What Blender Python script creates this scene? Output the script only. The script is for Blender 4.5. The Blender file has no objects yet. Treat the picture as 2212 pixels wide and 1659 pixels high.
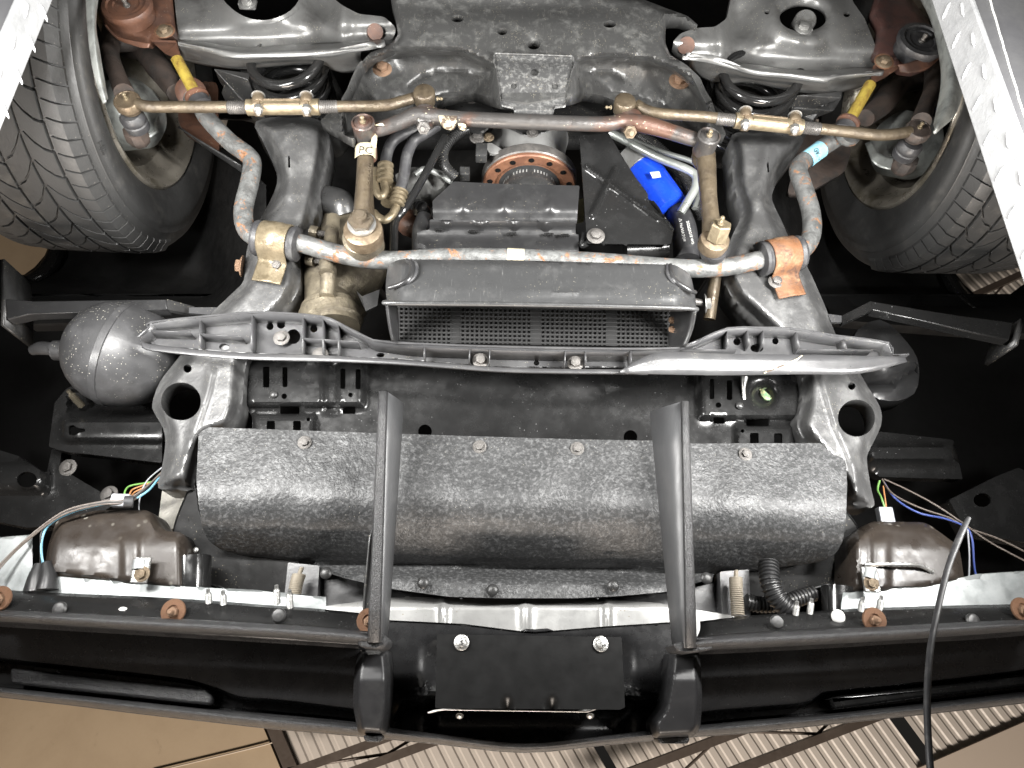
import bpy, bmesh, math, random
import numpy as np
from mathutils import Vector, Matrix
from mathutils.geometry import delaunay_2d_cdt, tessellate_polygon
random.seed(7); np.random.seed(7)
S = bpy.context.scene
COL = S.collection
R_ = math.radians

# ---------------------------------------------------------------- camera
# x to the right, +y towards the front of the car, z up; lens at the origin, looking up
W0, H0, FPX = 2212.0, 1659.0, 1534.0
TILT, YAW, ROLL = R_(24.0), R_(1.41), R_(1.53)
f0 = Vector((0, -math.sin(TILT), math.cos(TILT))); u0 = Vector((0, -math.cos(TILT), -math.sin(TILT))); r0 = Vector((1, 0, 0))
CF = f0*math.cos(YAW) + r0*math.sin(YAW); r1 = r0*math.cos(YAW) - f0*math.sin(YAW)
CR = r1*math.cos(ROLL) + u0*math.sin(ROLL); CU = u0*math.cos(ROLL) - r1*math.sin(ROLL)
XC = 0.05                                            # centre line of the car
cd = bpy.data.cameras.new('camera'); cam = bpy.data.objects.new('camera', cd); COL.objects.link(cam)
cam.matrix_world = Matrix((CR, CU, -CF)).transposed().to_4x4()
cd.sensor_width = 36; cd.sensor_fit = 'HORIZONTAL'; cd.lens = 36*FPX/W0; cd.clip_start = 0.02; cd.clip_end = 100
S.camera = cam

# ---------------------------------------------------------------- light
S.view_settings.view_transform = 'Standard'; S.view_settings.look = 'None'
S.view_settings.exposure = 0.32; S.view_settings.gamma = 1.0; S.view_settings.use_curve_mapping = False
wd = bpy.data.worlds.new('World'); S.world = wd; wd.use_nodes = True
wd.node_tree.nodes['Background'].inputs[0].default_value = (1, .93, .85, 1)
wd.node_tree.nodes['Background'].inputs[1].default_value = 0.012
def lamp(name, loc, target, size, power, col=(1, .97, .93), spread=140):
    d = bpy.data.lights.new(name, 'AREA'); d.shape = 'RECTANGLE'; d.size = size[0]; d.size_y = size[1]
    d.energy = power; d.color = col; d.spread = R_(spread)
    o = bpy.data.objects.new(name, d); COL.objects.link(o); o.location = loc
    o.rotation_euler = (Vector(target) - Vector(loc)).to_track_quat('-Z', 'Y').to_euler()
    return o
lamp('work_light_left', (-.53, -.38, .47), (-.16, -.66, 1.0), (.06, .66), 23, (1, .985, .96), spread=170)
lamp('work_light_right', (.57, -.36, .47), (.12, -.70, 1.0), (.06, .66), 25, (1, .985, .96), spread=150)
lamp('ceiling_fill_light', (-.2, 5.4, .9), (0, 1.0, 5.2), (3.2, 1.0), 530, (1, .88, .77), 175)  # unseen uplight, added to brighten the ceiling

# ---------------------------------------------------------------- helpers
def ray(px, py):
    return CF + CR*((px - W0/2)/FPX) - CU*((py - H0/2)/FPX)
def P(px, py, z):
    d = ray(px, py); return d*(z/d.z)
def PY(px, py, y):
    d = ray(px, py); return d*(y/d.y)
def PX(px, py, x):
    d = ray(px, py); return d*(x/d.x)
def PP(p): return P(*p)
def PN(X, Y, Z):
    a = (X - W0/2)/FPX; b = (Y - H0/2)/FPX
    d = np.stack([CF[i] + CR[i]*a - CU[i]*b for i in range(3)], -1)
    return d*(Z/d[:, 2])[:, None]
def sst(a, b, x):
    t = np.clip((x - a)/(b - a), 0, 1); return t*t*(3 - 2*t)
def gs(X, Y, cx, cy, rx, ry=None):
    ry = ry or rx; return np.exp(-((X - cx)/rx)**2 - ((Y - cy)/ry)**2)
def seg_d(X, Y, pl, closed=False):
    pl = list(pl); n = len(pl) if closed else len(pl) - 1
    D = np.full(X.shape, 1e9)
    for i in range(n):
        ax, ay = pl[i][:2]; bx, by = pl[(i + 1) % len(pl)][:2]
        dx, dy = bx - ax, by - ay; L = dx*dx + dy*dy + 1e-9
        t = np.clip(((X - ax)*dx + (Y - ay)*dy)/L, 0, 1)
        D = np.minimum(D, np.hypot(X - ax - t*dx, Y - ay - t*dy))
    return D
def inside(X, Y, pl):
    r = np.zeros(X.shape, bool); n = len(pl); j = n - 1
    for i in range(n):
        xi, yi = pl[i][:2]; xj, yj = pl[j][:2]
        c = ((yi > Y) != (yj > Y)) & (X < (xj - xi)*(Y - yi)/((yj - yi) + 1e-12) + xi)
        r ^= c; j = i
    return r
def ridge(X, Y, pl, w): return np.exp(-(seg_d(X, Y, pl)/w)**2)
def cr(pts, n=6, closed=False):
    pts = [Vector(p) for p in pts]
    if len(pts) < 3 and not closed:
        return [pts[0].lerp(pts[-1], i/n) for i in range(n + 1)]
    out = []; m = len(pts); k = m if closed else m - 1
    for i in range(k):
        if closed: p0, p1, p2, p3 = pts[i-1], pts[i], pts[(i+1) % m], pts[(i+2) % m]
        else:
            p1, p2 = pts[i], pts[i+1]; p0 = pts[i-1] if i else p1*2 - p2; p3 = pts[i+2] if i + 2 < m else p2*2 - p1
        for j in range(n):
            t = j/n
            out.append(.5*(2*p1 + (p2 - p0)*t + (2*p0 - 5*p1 + 4*p2 - p3)*t*t + (3*p1 - p0 - 3*p2 + p3)*t**3))
    if not closed: out.append(pts[-1].copy())
    return out
def sm(pl, n=4): return [(v.x, v.y) for v in cr([(a, b, 0) for a, b in pl], n, True)]
def rnd(pl, r=6, n=4):
    out = []; m = len(pl)
    for i in range(m):
        p = Vector(pl[i]); a = Vector(pl[i-1]) - p; b = Vector(pl[(i+1) % m]) - p
        ra = min(r, a.length*.45); rb = min(r, b.length*.45)
        A = p + a.normalized()*ra; B = p + b.normalized()*rb
        for k in range(n + 1):
            t = k/n; out.append(tuple(A*(1-t)**2 + p*2*t*(1-t) + B*t*t))
    return out
def ell(cx, cy, rx, ry=None, n=20):
    ry = ry or rx; return [(cx + rx*math.cos(2*math.pi*i/n), cy + ry*math.sin(2*math.pi*i/n)) for i in range(n)]
def rect(x0, y0, x1, y1, r=3): return rnd([(x0, y0), (x1, y0), (x1, y1), (x0, y1)], r, 2)

CAR = None
def obj(name, me, mat, parent=None, label=None, smooth=40, bevel=0, solid=0, soff=1, kind=None, keep=False):
    if isinstance(me, bmesh.types.BMesh):
        bm = me; me = bpy.data.meshes.new(name)
        bmesh.ops.recalc_face_normals(bm, faces=bm.faces) if not keep else None
        bm.to_mesh(me); bm.free()
    o = bpy.data.objects.new(name, me); COL.objects.link(o)
    if mat is not None and not me.materials: me.materials.append(mat)
    if smooth:
        me.shade_smooth()
        try: me.set_sharp_from_angle(angle=R_(smooth))
        except Exception: pass
    if parent is not None:
        o.parent = parent
        if parent.type == 'EMPTY': o.matrix_parent_inverse = Matrix.Translation(-parent.location)
    if label: o['label'] = label
    if kind: o['kind'] = kind
    if solid:
        m = o.modifiers.new('thick', 'SOLIDIFY'); m.thickness = solid; m.offset = soff
    if bevel:
        m = o.modifiers.new('bev', 'BEVEL'); m.width = bevel; m.segments = 2; m.limit_method = 'ANGLE'; m.angle_limit = R_(35)
    return o
def thing(name, label, cat, loc, group=None):
    o = bpy.data.objects.new(name, None); COL.objects.link(o); o.location = loc
    o['label'] = label; o['category'] = cat
    if group: o['group'] = group
    return o
def tag(o, label, cat, group=None):
    o['label'] = label; o['category'] = cat
    if group: o['group'] = group
    return o

def add_tube(bm, pts, r, seg=14, caps=True, squash=None):
    pts = [Vector(p) for p in pts]; n = len(pts)
    rs = [r]*n if not isinstance(r, (list, tuple)) else list(r)
    if len(rs) != n: rs = [float(np.interp(i/(n-1), np.linspace(0, 1, len(rs)), rs)) for i in range(n)]
    t0 = (pts[1] - pts[0]).normalized(); nv = t0.orthogonal().normalized(); prev = None; rings = []
    for i, p in enumerate(pts):
        t = (pts[min(i+1, n-1)] - pts[max(i-1, 0)]).normalized()
        nv = (nv - t*nv.dot(t)).normalized(); b = t.cross(nv)
        ring = []
        for k in range(seg):
            a = 2*math.pi*k/seg; v = nv*math.cos(a) + b*math.sin(a)
            if squash: v = Vector((v.x, v.y, v.z*squash))
            ring.append(bm.verts.new(p + v*rs[i]))
        rings.append(ring)
    for i in range(n-1):
        for k in range(seg):
            bm.faces.new((rings[i][k], rings[i][(k+1) % seg], rings[i+1][(k+1) % seg], rings[i+1][k]))
    if caps:
        bm.faces.new(rings[0][::-1]); bm.faces.new(rings[-1])
def tube(name, pts, r, mat, parent=None, n=6, seg=14, ribs=None, label=None, px=True):
    w = [P(*p) for p in pts] if px else pts
    w = cr(w, n)
    bm = bmesh.new()
    if ribs:                                         # ribbed loom: (pitch, depth)
        L = [0]
        for a, b in zip(w, w[1:]): L.append(L[-1] + (b-a).length)
        k = max(4, int(L[-1]/ribs[0])); xs = np.linspace(0, L[-1], k*4 + 1); q = []
        for x in xs:
            i = min(max(int(np.searchsorted(L, x)) - 1, 0), len(w)-2); t = (x - L[i])/max(L[i+1]-L[i], 1e-9)
            q.append(w[i].lerp(w[i+1], t))
        rr = [r + (ribs[1] if i % 4 in (1, 2) else 0) for i in range(len(q))]
        add_tube(bm, q, rr, seg)
    else: add_tube(bm, w, r, seg)
    return obj(name, bm, mat, parent, label)
def add_lathe(bm, prof, o, ax, seg=24):
    o = Vector(o); ax = Vector(ax).normalized(); a = ax.orthogonal().normalized(); b = ax.cross(a); rings = []
    for r, h in prof:
        if r < 1e-6: rings.append([bm.verts.new(o + ax*h)])
        else: rings.append([bm.verts.new(o + ax*h + (a*math.cos(2*math.pi*k/seg) + b*math.sin(2*math.pi*k/seg))*r) for k in range(seg)])
    for A, B in zip(rings, rings[1:]):
        for k in range(seg):
            j = (k+1) % seg
            if len(A) == 1 and len(B) == 1: continue
            if len(A) == 1: bm.faces.new((A[0], B[j], B[k]))
            elif len(B) == 1: bm.faces.new((A[k], A[j], B[0]))
            else: bm.faces.new((A[k], A[j], B[j], B[k]))
    if len(rings[0]) > 1: bm.faces.new(rings[0][::-1])
    if len(rings[-1]) > 1: bm.faces.new(rings[-1])
DN = Vector((0, 0, -1))
def lathe(name, prof, o, mat, parent=None, ax=DN, seg=28, label=None, smooth=40):
    bm = bmesh.new(); add_lathe(bm, prof, o, ax, seg); return obj(name, bm, mat, parent, label, smooth)
def add_prism(bm, pts, vec):
    pts = [Vector(p) for p in pts]; vec = Vector(vec); n = len(pts)
    A = [bm.verts.new(p) for p in pts]; B = [bm.verts.new(p + vec) for p in pts]
    for t in tessellate_polygon([pts]):
        bm.faces.new([A[i] for i in t]); bm.faces.new([B[i] for i in reversed(t)])
    for i in range(n): bm.faces.new((A[i], A[(i+1) % n], B[(i+1) % n], B[i]))
def prism(name, pts, vec, mat, parent=None, bevel=0, label=None, smooth=30, px=True):
    bm = bmesh.new(); add_prism(bm, [P(*p) for p in pts] if px else pts, vec)
    bmesh.ops.dissolve_limit(bm, angle_limit=.01, verts=bm.verts, edges=bm.edges)
    return obj(name, bm, mat, parent, label, smooth, bevel)
def hf(name, outer, mat, parent, z, holes=(), step=9, thick=.003, skirt=0, label=None, smooth=50, hskirt=.006):
    """pressed sheet: outline traced on its own height field z(px,py), real thickness, optional turned-up rim"""
    polys = [list(outer)] + [list(h) for h in holes]
    zf = z if callable(z) else (lambda X, Y: np.full(X.shape, z))
    vs, es = [], []
    for pl in polys:
        d = []
        for i in range(len(pl)):
            a, b = pl[i], pl[(i+1) % len(pl)]; L = math.hypot(b[0]-a[0], b[1]-a[1]); k = max(1, int(L/(step*1.2)))
            for j in range(k): d.append((a[0] + (b[0]-a[0])*j/k, a[1] + (b[1]-a[1])*j/k))
        s = len(vs); vs += d; es += [(s+i, s+(i+1) % len(d)) for i in range(len(d))]
    xs = [p[0] for p in outer]; ys = [p[1] for p in outer]
    gx, gy = np.meshgrid(np.arange(min(xs), max(xs), step), np.arange(min(ys), max(ys), step))
    gx = gx.astype(float); gy = gy.astype(float); gx[1::2] += step*.5; X, Y = gx.ravel(), gy.ravel()
    ok = inside(X, Y, outer)
    for h in holes: ok &= ~inside(X, Y, h)
    D = np.full(X.shape, 1e9)
    for pl in polys: D = np.minimum(D, seg_d(X, Y, pl, True))
    ok &= D > step*.42
    vs += list(zip(X[ok], Y[ok]))
    r = delaunay_2d_cdt([Vector((float(a), float(b))) for a, b in vs], es, [], 0, 1e-4)
    V = np.array([(v.x, v.y) for v in r[0]]); Z = zf(V[:, 0], V[:, 1]); W = PN(V[:, 0], V[:, 1], Z)
    bm = bmesh.new(); bv = [bm.verts.new(tuple(w)) for w in W]
    F = np.array(r[2]); C = V[F].mean(1); keep = inside(C[:, 0], C[:, 1], outer)
    for h in holes: keep &= ~inside(C[:, 0], C[:, 1], h)
    for f in F[keep].tolist():
        try: bm.faces.new([bv[i] for i in f])
        except ValueError: pass
    bmesh.ops.delete(bm, geom=[v for v in bm.verts if not v.link_faces], context='VERTS')
    bmesh.ops.recalc_face_normals(bm, faces=bm.faces)
    if sum(f.normal.z for f in bm.faces) > 0: bmesh.ops.reverse_faces(bm, faces=bm.faces)
    if skirt or hskirt:
        be = [e for e in bm.edges if e.is_boundary]
        ret = bmesh.ops.extrude_edge_only(bm, edges=be)
        nv = [g for g in ret['geom'] if isinstance(g, bmesh.types.BMVert)]
        for v in nv:
            p = v.co; d = p.normalized()
            # is it on the outer loop?
            q = cam.matrix_world.to_3x3().transposed() @ p
            sx = W0/2 + FPX*q.x/-q.z; sy = H0/2 - FPX*q.y/-q.z
            do = float(seg_d(np.array([sx]), np.array([sy]), outer, True)[0])
            dh = min([float(seg_d(np.array([sx]), np.array([sy]), h, True)[0]) for h in holes] + [1e9])
            v.co.z += skirt if do < dh else hskirt
    return obj(name, bm, mat, parent, label, smooth, solid=thick, soff=-1, keep=True)
def loft(name, rows, mat, parent=None, nu=5, nv=5, thick=.003, label=None, px=True, smooth=50, close=False):
    """smooth skin through rows of points (px,py,z)"""
    G = [[P(*p) if px else Vector(p) for p in r] for r in rows]
    G = [cr(r, nu, close) for r in G]
    cols = [cr([r[j] for r in G], nv) for j in range(len(G[0]))]
    bm = bmesh.new(); V = [[bm.verts.new(p) for p in c] for c in cols]
    m = len(V)
    for i in range(m if close else m-1):
        for j in range(len(V[0])-1):
            bm.faces.new((V[i][j], V[(i+1) % m][j], V[(i+1) % m][j+1], V[i][j+1]))
    bmesh.ops.recalc_face_normals(bm, faces=bm.faces)
    c = sum((f.normal.dot(-f.calc_center_median())*f.calc_area() for f in bm.faces))
    if c < 0: bmesh.ops.reverse_faces(bm, faces=bm.faces)
    return obj(name, bm, mat, parent, label, smooth, solid=thick, soff=-1, keep=True)
_mesh = {}
def inst(key, build, mat, name, loc, rot=None, sc=1, parent=None, label=None, smooth=35):
    """alike pieces share mesh data"""
    k = (key, mat.name)
    if k not in _mesh:
        bm = bmesh.new(); build(bm); bmesh.ops.recalc_face_normals(bm, faces=bm.faces)
        me = bpy.data.meshes.new(name); bm.to_mesh(me); bm.free(); me.materials.append(mat); me.shade_smooth(); me.set_sharp_from_angle(angle=R_(smooth)); _mesh[k] = me
    o = bpy.data.objects.new(name, _mesh[k]); COL.objects.link(o); o.location = loc
    if rot is not None: o.rotation_euler = rot
    o.scale = (sc,)*3 if not isinstance(sc, (tuple, list)) else sc
    if parent is not None:
        o.parent = parent
        if parent.type == 'EMPTY': o.matrix_parent_inverse = Matrix.Translation(-parent.location)
    if label: o['label'] = label
    return o
def b_hex(bm):       # unit head radius 1, looks down -z from the seat at z=0
    add_lathe(bm, [(1.75, .0), (1.75, .12), (1.45, .3), (1.0, .32)], (0, 0, 0), DN, 24)
    vs = [(math.cos(R_(60*i)), math.sin(R_(60*i))) for i in range(6)]
    A = [bm.verts.new((x*1.08, y*1.08, -.28)) for x, y in vs]; B = [bm.verts.new((x*1.08, y*1.08, -.98)) for x, y in vs]; C = [bm.verts.new((x*.86, y*.86, -1.1)) for x, y in vs]
    for Q, T in ((A, B), (B, C)):
        for i in range(6): bm.faces.new((Q[i], Q[(i+1) % 6], T[(i+1) % 6], T[i]))
    bm.faces.new(C)
    add_lathe(bm, [(.62, 1.08), (.62, 1.13), (.5, 1.16), (0, 1.16)], (0, 0, 0), DN, 16)
def b_nut(bm):       # nut with threaded stud poking out
    vs = [(math.cos(R_(60*i)), math.sin(R_(60*i))) for i in range(6)]
    A = [bm.verts.new((x*1.1, y*1.1, 0)) for x, y in vs]; B = [bm.verts.new((x*1.1, y*1.1, -1.0)) for x, y in vs]; C = [bm.verts.new((x*.85, y*.85, -1.15)) for x, y in vs]
    for Q, T in ((A, B), (B, C)):
        for i in range(6): bm.faces.new((Q[i], Q[(i+1) % 6], T[(i+1) % 6], T[i]))
    bm.faces.new(C)
    pr = [(.58, 1.0)]
    for i in range(7): pr += [(.6, 1.2 + i*.14), (.5, 1.27 + i*.14)]
    add_lathe(bm, pr + [(.4, 2.3), (0, 2.3)], (0, 0, 0), DN, 14)
def b_stud(bm):
    pr = [(.8, 0)]
    for i in range(9): pr += [(1.0, .3 + i*.5), (.8, .55 + i*.5)]
    add_lathe(bm, pr + [(.55, 5.0), (.55, 5.9), (0, 5.9)], (0, 0, 0), DN, 12)
def b_zerk(bm):
    add_lathe(bm, [(1.0, 0), (1.0, .7), (.6, .8), (.5, 1.6), (.75, 1.9), (.75, 2.4), (.4, 2.8), (0, 2.85)], (0, 0, 0), DN, 12)
def b_washer(bm):
    add_lathe(bm, [(.45, .05), (.5, .18), (.95, .18), (1, .1), (1, 0)], (0, 0, 0), DN, 28)
def b_torx(bm):
    add_lathe(bm, [(1, 0), (1, .25), (.8, .5), (.42, .58)], (0, 0, 0), DN, 24)
    st = []
    for i in range(12):
        r = .42 if i % 2 == 0 else .28; st.append(Vector((r*math.cos(R_(30*i)), r*math.sin(R_(30*i)), -.585)))
    add_prism(bm, st, (0, 0, .002))
def b_pin(bm):
    add_lathe(bm, [(1, 0), (1, .15), (.8, .42), (.45, .58), (0, .62)], (0, 0, 0), DN, 24)
BUILD = dict(hex=b_hex, nut=b_nut, stud=b_stud, zerk=b_zerk, washer=b_washer, torx=b_torx, pin=b_pin)
def hw(kind, px, py, z, r, mat, parent, name=None, ax=None, label=None, spin=None):
    loc = P(px, py, z) if z is not None else px
    rot = (random.uniform(-.06, .06), random.uniform(-.06, .06), random.uniform(0, 1) if spin is None else spin)
    if ax is not None: rot = Vector(ax).normalized().to_track_quat('-Z', 'Y').to_euler()
    return inst(kind, BUILD[kind], mat, name or dict(hex='bolt', nut='nut', stud='stud', zerk='grease_fitting', washer='washer', torx='torx_bolt', pin='push_pin')[kind], loc, rot, r, parent, label)
def text(name, s, a, b, z, mat, parent, flip=False, h=None, deep=.0004, zf=None):
    """raised or printed lettering laid along the baseline a->b (pixels) on the surface at height z"""
    cu = bpy.data.curves.new(name, 'FONT'); cu.body = s; cu.size = 1; cu.resolution_u = 2
    t = bpy.data.objects.new('t', cu); COL.objects.link(t); bpy.context.view_layer.update()
    dg = bpy.context.evaluated_depsgraph_get(); me = t.evaluated_get(dg).to_mesh()
    vs = [v.co.copy() for v in me.vertices]; fs = [tuple(p.vertices) for p in me.polygons]
    t.evaluated_get(dg).to_mesh_clear(); bpy.data.objects.remove(t)
    xm = max(v.x for v in vs); dx, dy = (b[0]-a[0])/xm, (b[1]-a[1])/xm
    L = math.hypot(dx, dy); hh = (h/.7 if h else L); ux, uy = (dy/L, -dx/L)
    if flip: ux, uy = -ux, -uy
    out = []
    for v in vs:
        px = a[0] + dx*v.x + ux*hh*v.y; py = a[1] + dy*v.x + uy*hh*v.y
        out.append(P(px, py, (zf(px, py) if zf else z)))
    m = bpy.data.meshes.new(name); m.from_pydata(out, [], fs); m.update()
    return obj(name, m, mat, parent, solid=deep, smooth=0, keep=True)

# ---------------------------------------------------------------- materials
def M(name, col, rough=.5, metal=0., col2=None, s2=30, lo=.45, hi=.65, rust=None, rs=18, rlo=.58, rhi=.68,
      speck=None, ss=160, sp=.12, bump=.15, bs=400, rv=.15, spec=.5, coat=0, scr=None, grain=None, bd=.0012, emit=None):
    m = bpy.data.materials.new(name); m.use_nodes = True; nt = m.node_tree; N, L = nt.nodes, nt.links
    bs_ = N['Principled BSDF']; tc = N.new('ShaderNodeTexCoord').outputs['Object']
    def noise(s, det=6, rg=.6, vec=tc, dist=0):
        n = N.new('ShaderNodeTexNoise'); n.inputs['Scale'].default_value = s; n.inputs['Detail'].default_value = det; n.inputs['Roughness'].default_value = rg; n.inputs['Distortion'].default_value = dist
        L.new(vec, n.inputs['Vector']); return n.outputs['Fac']
    def ramp(v, a, b):
        r = N.new('ShaderNodeMapRange'); r.interpolation_type = 'SMOOTHSTEP'; r.inputs[1].default_value = a; r.inputs[2].default_value = b; L.new(v, r.inputs[0]); return r.outputs[0]
    def mul(a, b):
        r = N.new('ShaderNodeMath'); r.operation = 'MULTIPLY'; L.new(a, r.inputs[0])
        if isinstance(b, float): r.inputs[1].default_value = b
        else: L.new(b, r.inputs[1])
        return r.outputs[0]
    def mix(f, a, b):
        x = N.new('ShaderNodeMix'); x.data_type = 'RGBA'; L.new(f, x.inputs[0])
        for i, c in ((6, a), (7, b)):
            if isinstance(c, tuple): x.inputs[i].default_value = (*c, 1)
            else: L.new(c, x.inputs[i])
        return x.outputs[2]
    cur = tuple(col)
    if col2: cur = mix(ramp(noise(s2, 8, .65, dist=.3), lo, hi), cur, tuple(col2))
    rf = None
    if rust:
        rf = ramp(noise(rs, 9, .7, dist=.6), rlo, rhi); r2 = mix(ramp(noise(rs*6), .35, .65), tuple(rust), tuple(c*.45 for c in rust)); cur = mix(rf, cur, r2)
    if scr:
        mp = N.new('ShaderNodeMapping'); mp.inputs['Rotation'].default_value = (0, 0, scr[1]); mp.inputs['Scale'].default_value = (60, 3, 3); L.new(tc, mp.inputs[0])
        cur = mix(mul(ramp(noise(12, 4, .7, mp.outputs[0]), .62, .7), .55), cur, tuple(scr[0]))
    if speck:
        v = N.new('ShaderNodeTexVoronoi'); v.inputs['Scale'].default_value = ss; L.new(tc, v.inputs['Vector'])
        sf = mul(ramp(v.outputs['Distance'], sp*2, sp), ramp(noise(ss*.09, 3), .46, .62)); cur = mix(sf, cur, tuple(speck))
    if isinstance(cur, tuple): bs_.inputs['Base Color'].default_value = (*cur, 1)
    else: L.new(cur, bs_.inputs['Base Color'])
    rn = N.new('ShaderNodeMapRange'); rn.inputs[1].default_value = .3; rn.inputs[2].default_value = .7
    rn.inputs[3].default_value = max(.03, rough - rv); rn.inputs[4].default_value = min(1, rough + rv); L.new(noise(45, 6), rn.inputs[0])
    ro = rn.outputs[0]
    if rf is not None:
        mx = N.new('ShaderNodeMix'); L.new(rf, mx.inputs[0]); L.new(ro, mx.inputs[2]); mx.inputs[3].default_value = .85; ro = mx.outputs[0]
    L.new(ro, bs_.inputs['Roughness'])
    if rf is not None and metal > 0:
        mm = N.new('ShaderNodeMapRange'); mm.inputs[3].default_value = metal; mm.inputs[4].default_value = 0; L.new(rf, mm.inputs[0]); L.new(mm.outputs[0], bs_.inputs['Metallic'])
    else: bs_.inputs['Metallic'].default_value = metal
    bs_.inputs['Specular IOR Level'].default_value = spec
    if coat: bs_.inputs['Coat Weight'].default_value = coat; bs_.inputs['Coat Roughness'].default_value = .08
    if bump:
        b = N.new('ShaderNodeBump'); b.inputs['Strength'].default_value = bump; b.inputs['Distance'].default_value = bd
        L.new(noise(bs, 4, .6), b.inputs['Height'])
        b2 = N.new('ShaderNodeBump'); b2.inputs['Strength'].default_value = min(1, bump*1.2); b2.inputs['Distance'].default_value = bd*2.5; L.new(noise(bs*.14, 4), b2.inputs['Height']); L.new(b.outputs[0], b2.inputs['Normal'])
        if grain:
            v = N.new('ShaderNodeTexVoronoi'); v.inputs['Scale'].default_value = grain[0]; L.new(tc, v.inputs['Vector'])
            b3 = N.new('ShaderNodeBump'); b3.inputs['Strength'].default_value = grain[1]; b3.inputs['Distance'].default_value = bd; L.new(v.outputs['Distance'], b3.inputs['Height']); L.new(b2.outputs[0], b3.inputs['Normal']); b2 = b3
        L.new(b2.outputs[0], bs_.inputs['Normal'])
    return m
cream = (.55, .5, .38)
m_cross = M('chassis_black', (.058, .058, .057), .34, .2, (.135, .135, .13), 42, .48, .74, (.12, .09, .06), 14, .64, .8, cream, 300, .08, .16, 600, .09, scr=((.28, .27, .25), .1))
m_tab = M('worn_tab', (.06, .06, .06), .42, .2, (.16, .16, .155), 140, .46, .66, (.13, .08, .04), 40, .66, .76, cream, 300, .09, .2, 500, .12, scr=((.3, .3, .29), 0))
m_arm = M('arm_steel', (.17, .17, .166), .37, .45, (.085, .083, .08), 14, .46, .74, (.18, .10, .065), 30, .72, .79, cream, 260, .1, .1, 700, .08, scr=((.26, .26, .25), .4))
m_rust = M('rust_brown', (.105, .05, .031), .5, .1, (.065, .036, .027), 25, .4, .65, (.26, .12, .05), 45, .64, .76, cream, 260, .07, .25, 400, .12)
m_rusto = M('rust_orange', (.16, .075, .036), .6, .15, (.23, .15, .085), 45, .5, .7, (.09, .048, .032), 30, .46, .64, None, bump=.4, bs=500)
m_gold = M('zinc_gold', (.18, .14, .095), .4, .55, (.12, .09, .06), 60, .4, .68, (.11, .068, .038), 45, .62, .72, None, bump=.3, bs=700)
m_goldb = M('bright_zinc', (.20, .165, .11), .4, .5, (.125, .10, .062), 80, .4, .7, (.10, .062, .038), 50, .62, .76, bump=.25, bs=700)
m_link = M('link_steel', (.055, .052, .05), .4, .35, (.085, .046, .033), 9, .42, .58, None, speck=(.5, .46, .32), ss=120, sp=.08, bump=.3, bs=500)
m_pitman = M('cast_arm', (.095, .075, .05), .38, .4, (.062, .048, .033), 40, .4, .65, (.085, .047, .03), 30, .62, .76, None, bump=.5, bs=420)
m_cast = M('cast_gearbox', (.19, .165, .12), .4, .5, (.11, .095, .072), 30, .4, .65, None, bump=.6, bs=380)
m_sway = M('sway_bar', (.15, .153, .15), .46, .3, (.085, .086, .084), 60, .4, .62, (.22, .108, .052), 44, .54, .61, None, bump=.5, bs=420)
m_rail = M('rail_grey', (.08, .08, .08), .35, .35, (.155, .155, .153), 30, .44, .74, (.17, .15, .11), 60, .70, .76, cream, 280, .07, .22, 500, .09)
m_blk = M('satin_black', (.022, .022, .022), .35, 0, (.045, .045, .045), 18, .45, .75, speck=cream, ss=260, sp=.08, bump=.08, bs=500, rv=.1)
m_blkg = M('gloss_black', (.011, .011, .011), .24, 0, (.019, .019, .019), 12, .5, .75, speck=(.3, .3, .3), ss=150, sp=.05, bump=.03, bs=200, rv=.08, spec=.4)
m_plast = M('black_plastic', (.019, .019, .0195), .36, 0, (.036, .036, .036), 22, .5, .76, speck=cream, ss=240, sp=.05, bump=.1, bs=500, rv=.1)
m_baff = M('grey_plastic', (.046, .046, .0475), .33, 0, (.072, .072, .072), 16, .45, .75, (.085, .076, .062), 14, .62, .82, cream, 240, .05, .1, 400, .08)
m_shield = M('fibre_shield', (.034, .0345, .035), .44, .1, (.105, .106, .107), 190, .45, .70, None, speck=(.34, .32, .27), ss=180, sp=.055, bump=.55, bs=330, rv=.09, bd=.0015)
m_grain = M('grained_plastic', (.024, .024, .025), .42, 0, (.034, .034, .034), 20, .45, .7, bump=.5, bs=700, grain=(900, .5), rv=.08)
m_bump = M('bumper_black', (.012, .012, .0125), .28, 0, (.018, .018, .018), 7, .5, .8, speck=(.25, .25, .25), ss=90, sp=.02, bump=.04, bs=160, rv=.07)
m_alu = M('aluminium', (.35, .35, .342), .34, .5, (.29, .29, .285), 30, .45, .7, speck=(.17, .14, .09), ss=140, sp=.08, bump=.06, bs=300, rv=.05, scr=((.12, .12, .115), 0))
m_zinc = M('zinc_sheet', (.30, .315, .315), .45, .5, (.21, .225, .225), 25, .4, .7, speck=(.12, .12, .11), ss=120, sp=.03, bump=.08)
m_shieldm = M('dust_shield', (.42, .44, .42), .45, .6, (.22, .23, .22), 30, .42, .7, (.16, .12, .08), 25, .66, .78, bump=.25, bs=400)
m_tyre = M('tyre_rubber', (.036, .036, .0355), .5, 0, (.062, .06, .056), 30, .5, .78, speck=(.3, .28, .24), ss=130, sp=.045, bump=.22, bs=350, rv=.1)
m_rim = M('rim_steel', (.36, .33, .28), .36, .6, (.17, .15, .11), 16, .44, .68, (.14, .085, .045), 24, .68, .8, bump=.2)
m_knuck = M('knuckle', (.085, .065, .055), .55, .3, (.05, .045, .042), 30, .4, .65, (.2, .09, .05), 30, .66, .78, bump=.4)
m_white = M('white_tread_plate', (.33, .335, .34), .5, 0, (.26, .265, .27), 30, .45, .75, bump=.25, bs=900, bd=.0008)
m_under = M('runway_paint', (.10, .10, .105), .5, 0, (.13, .13, .13), 9, .4, .7, bump=.05)
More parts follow.
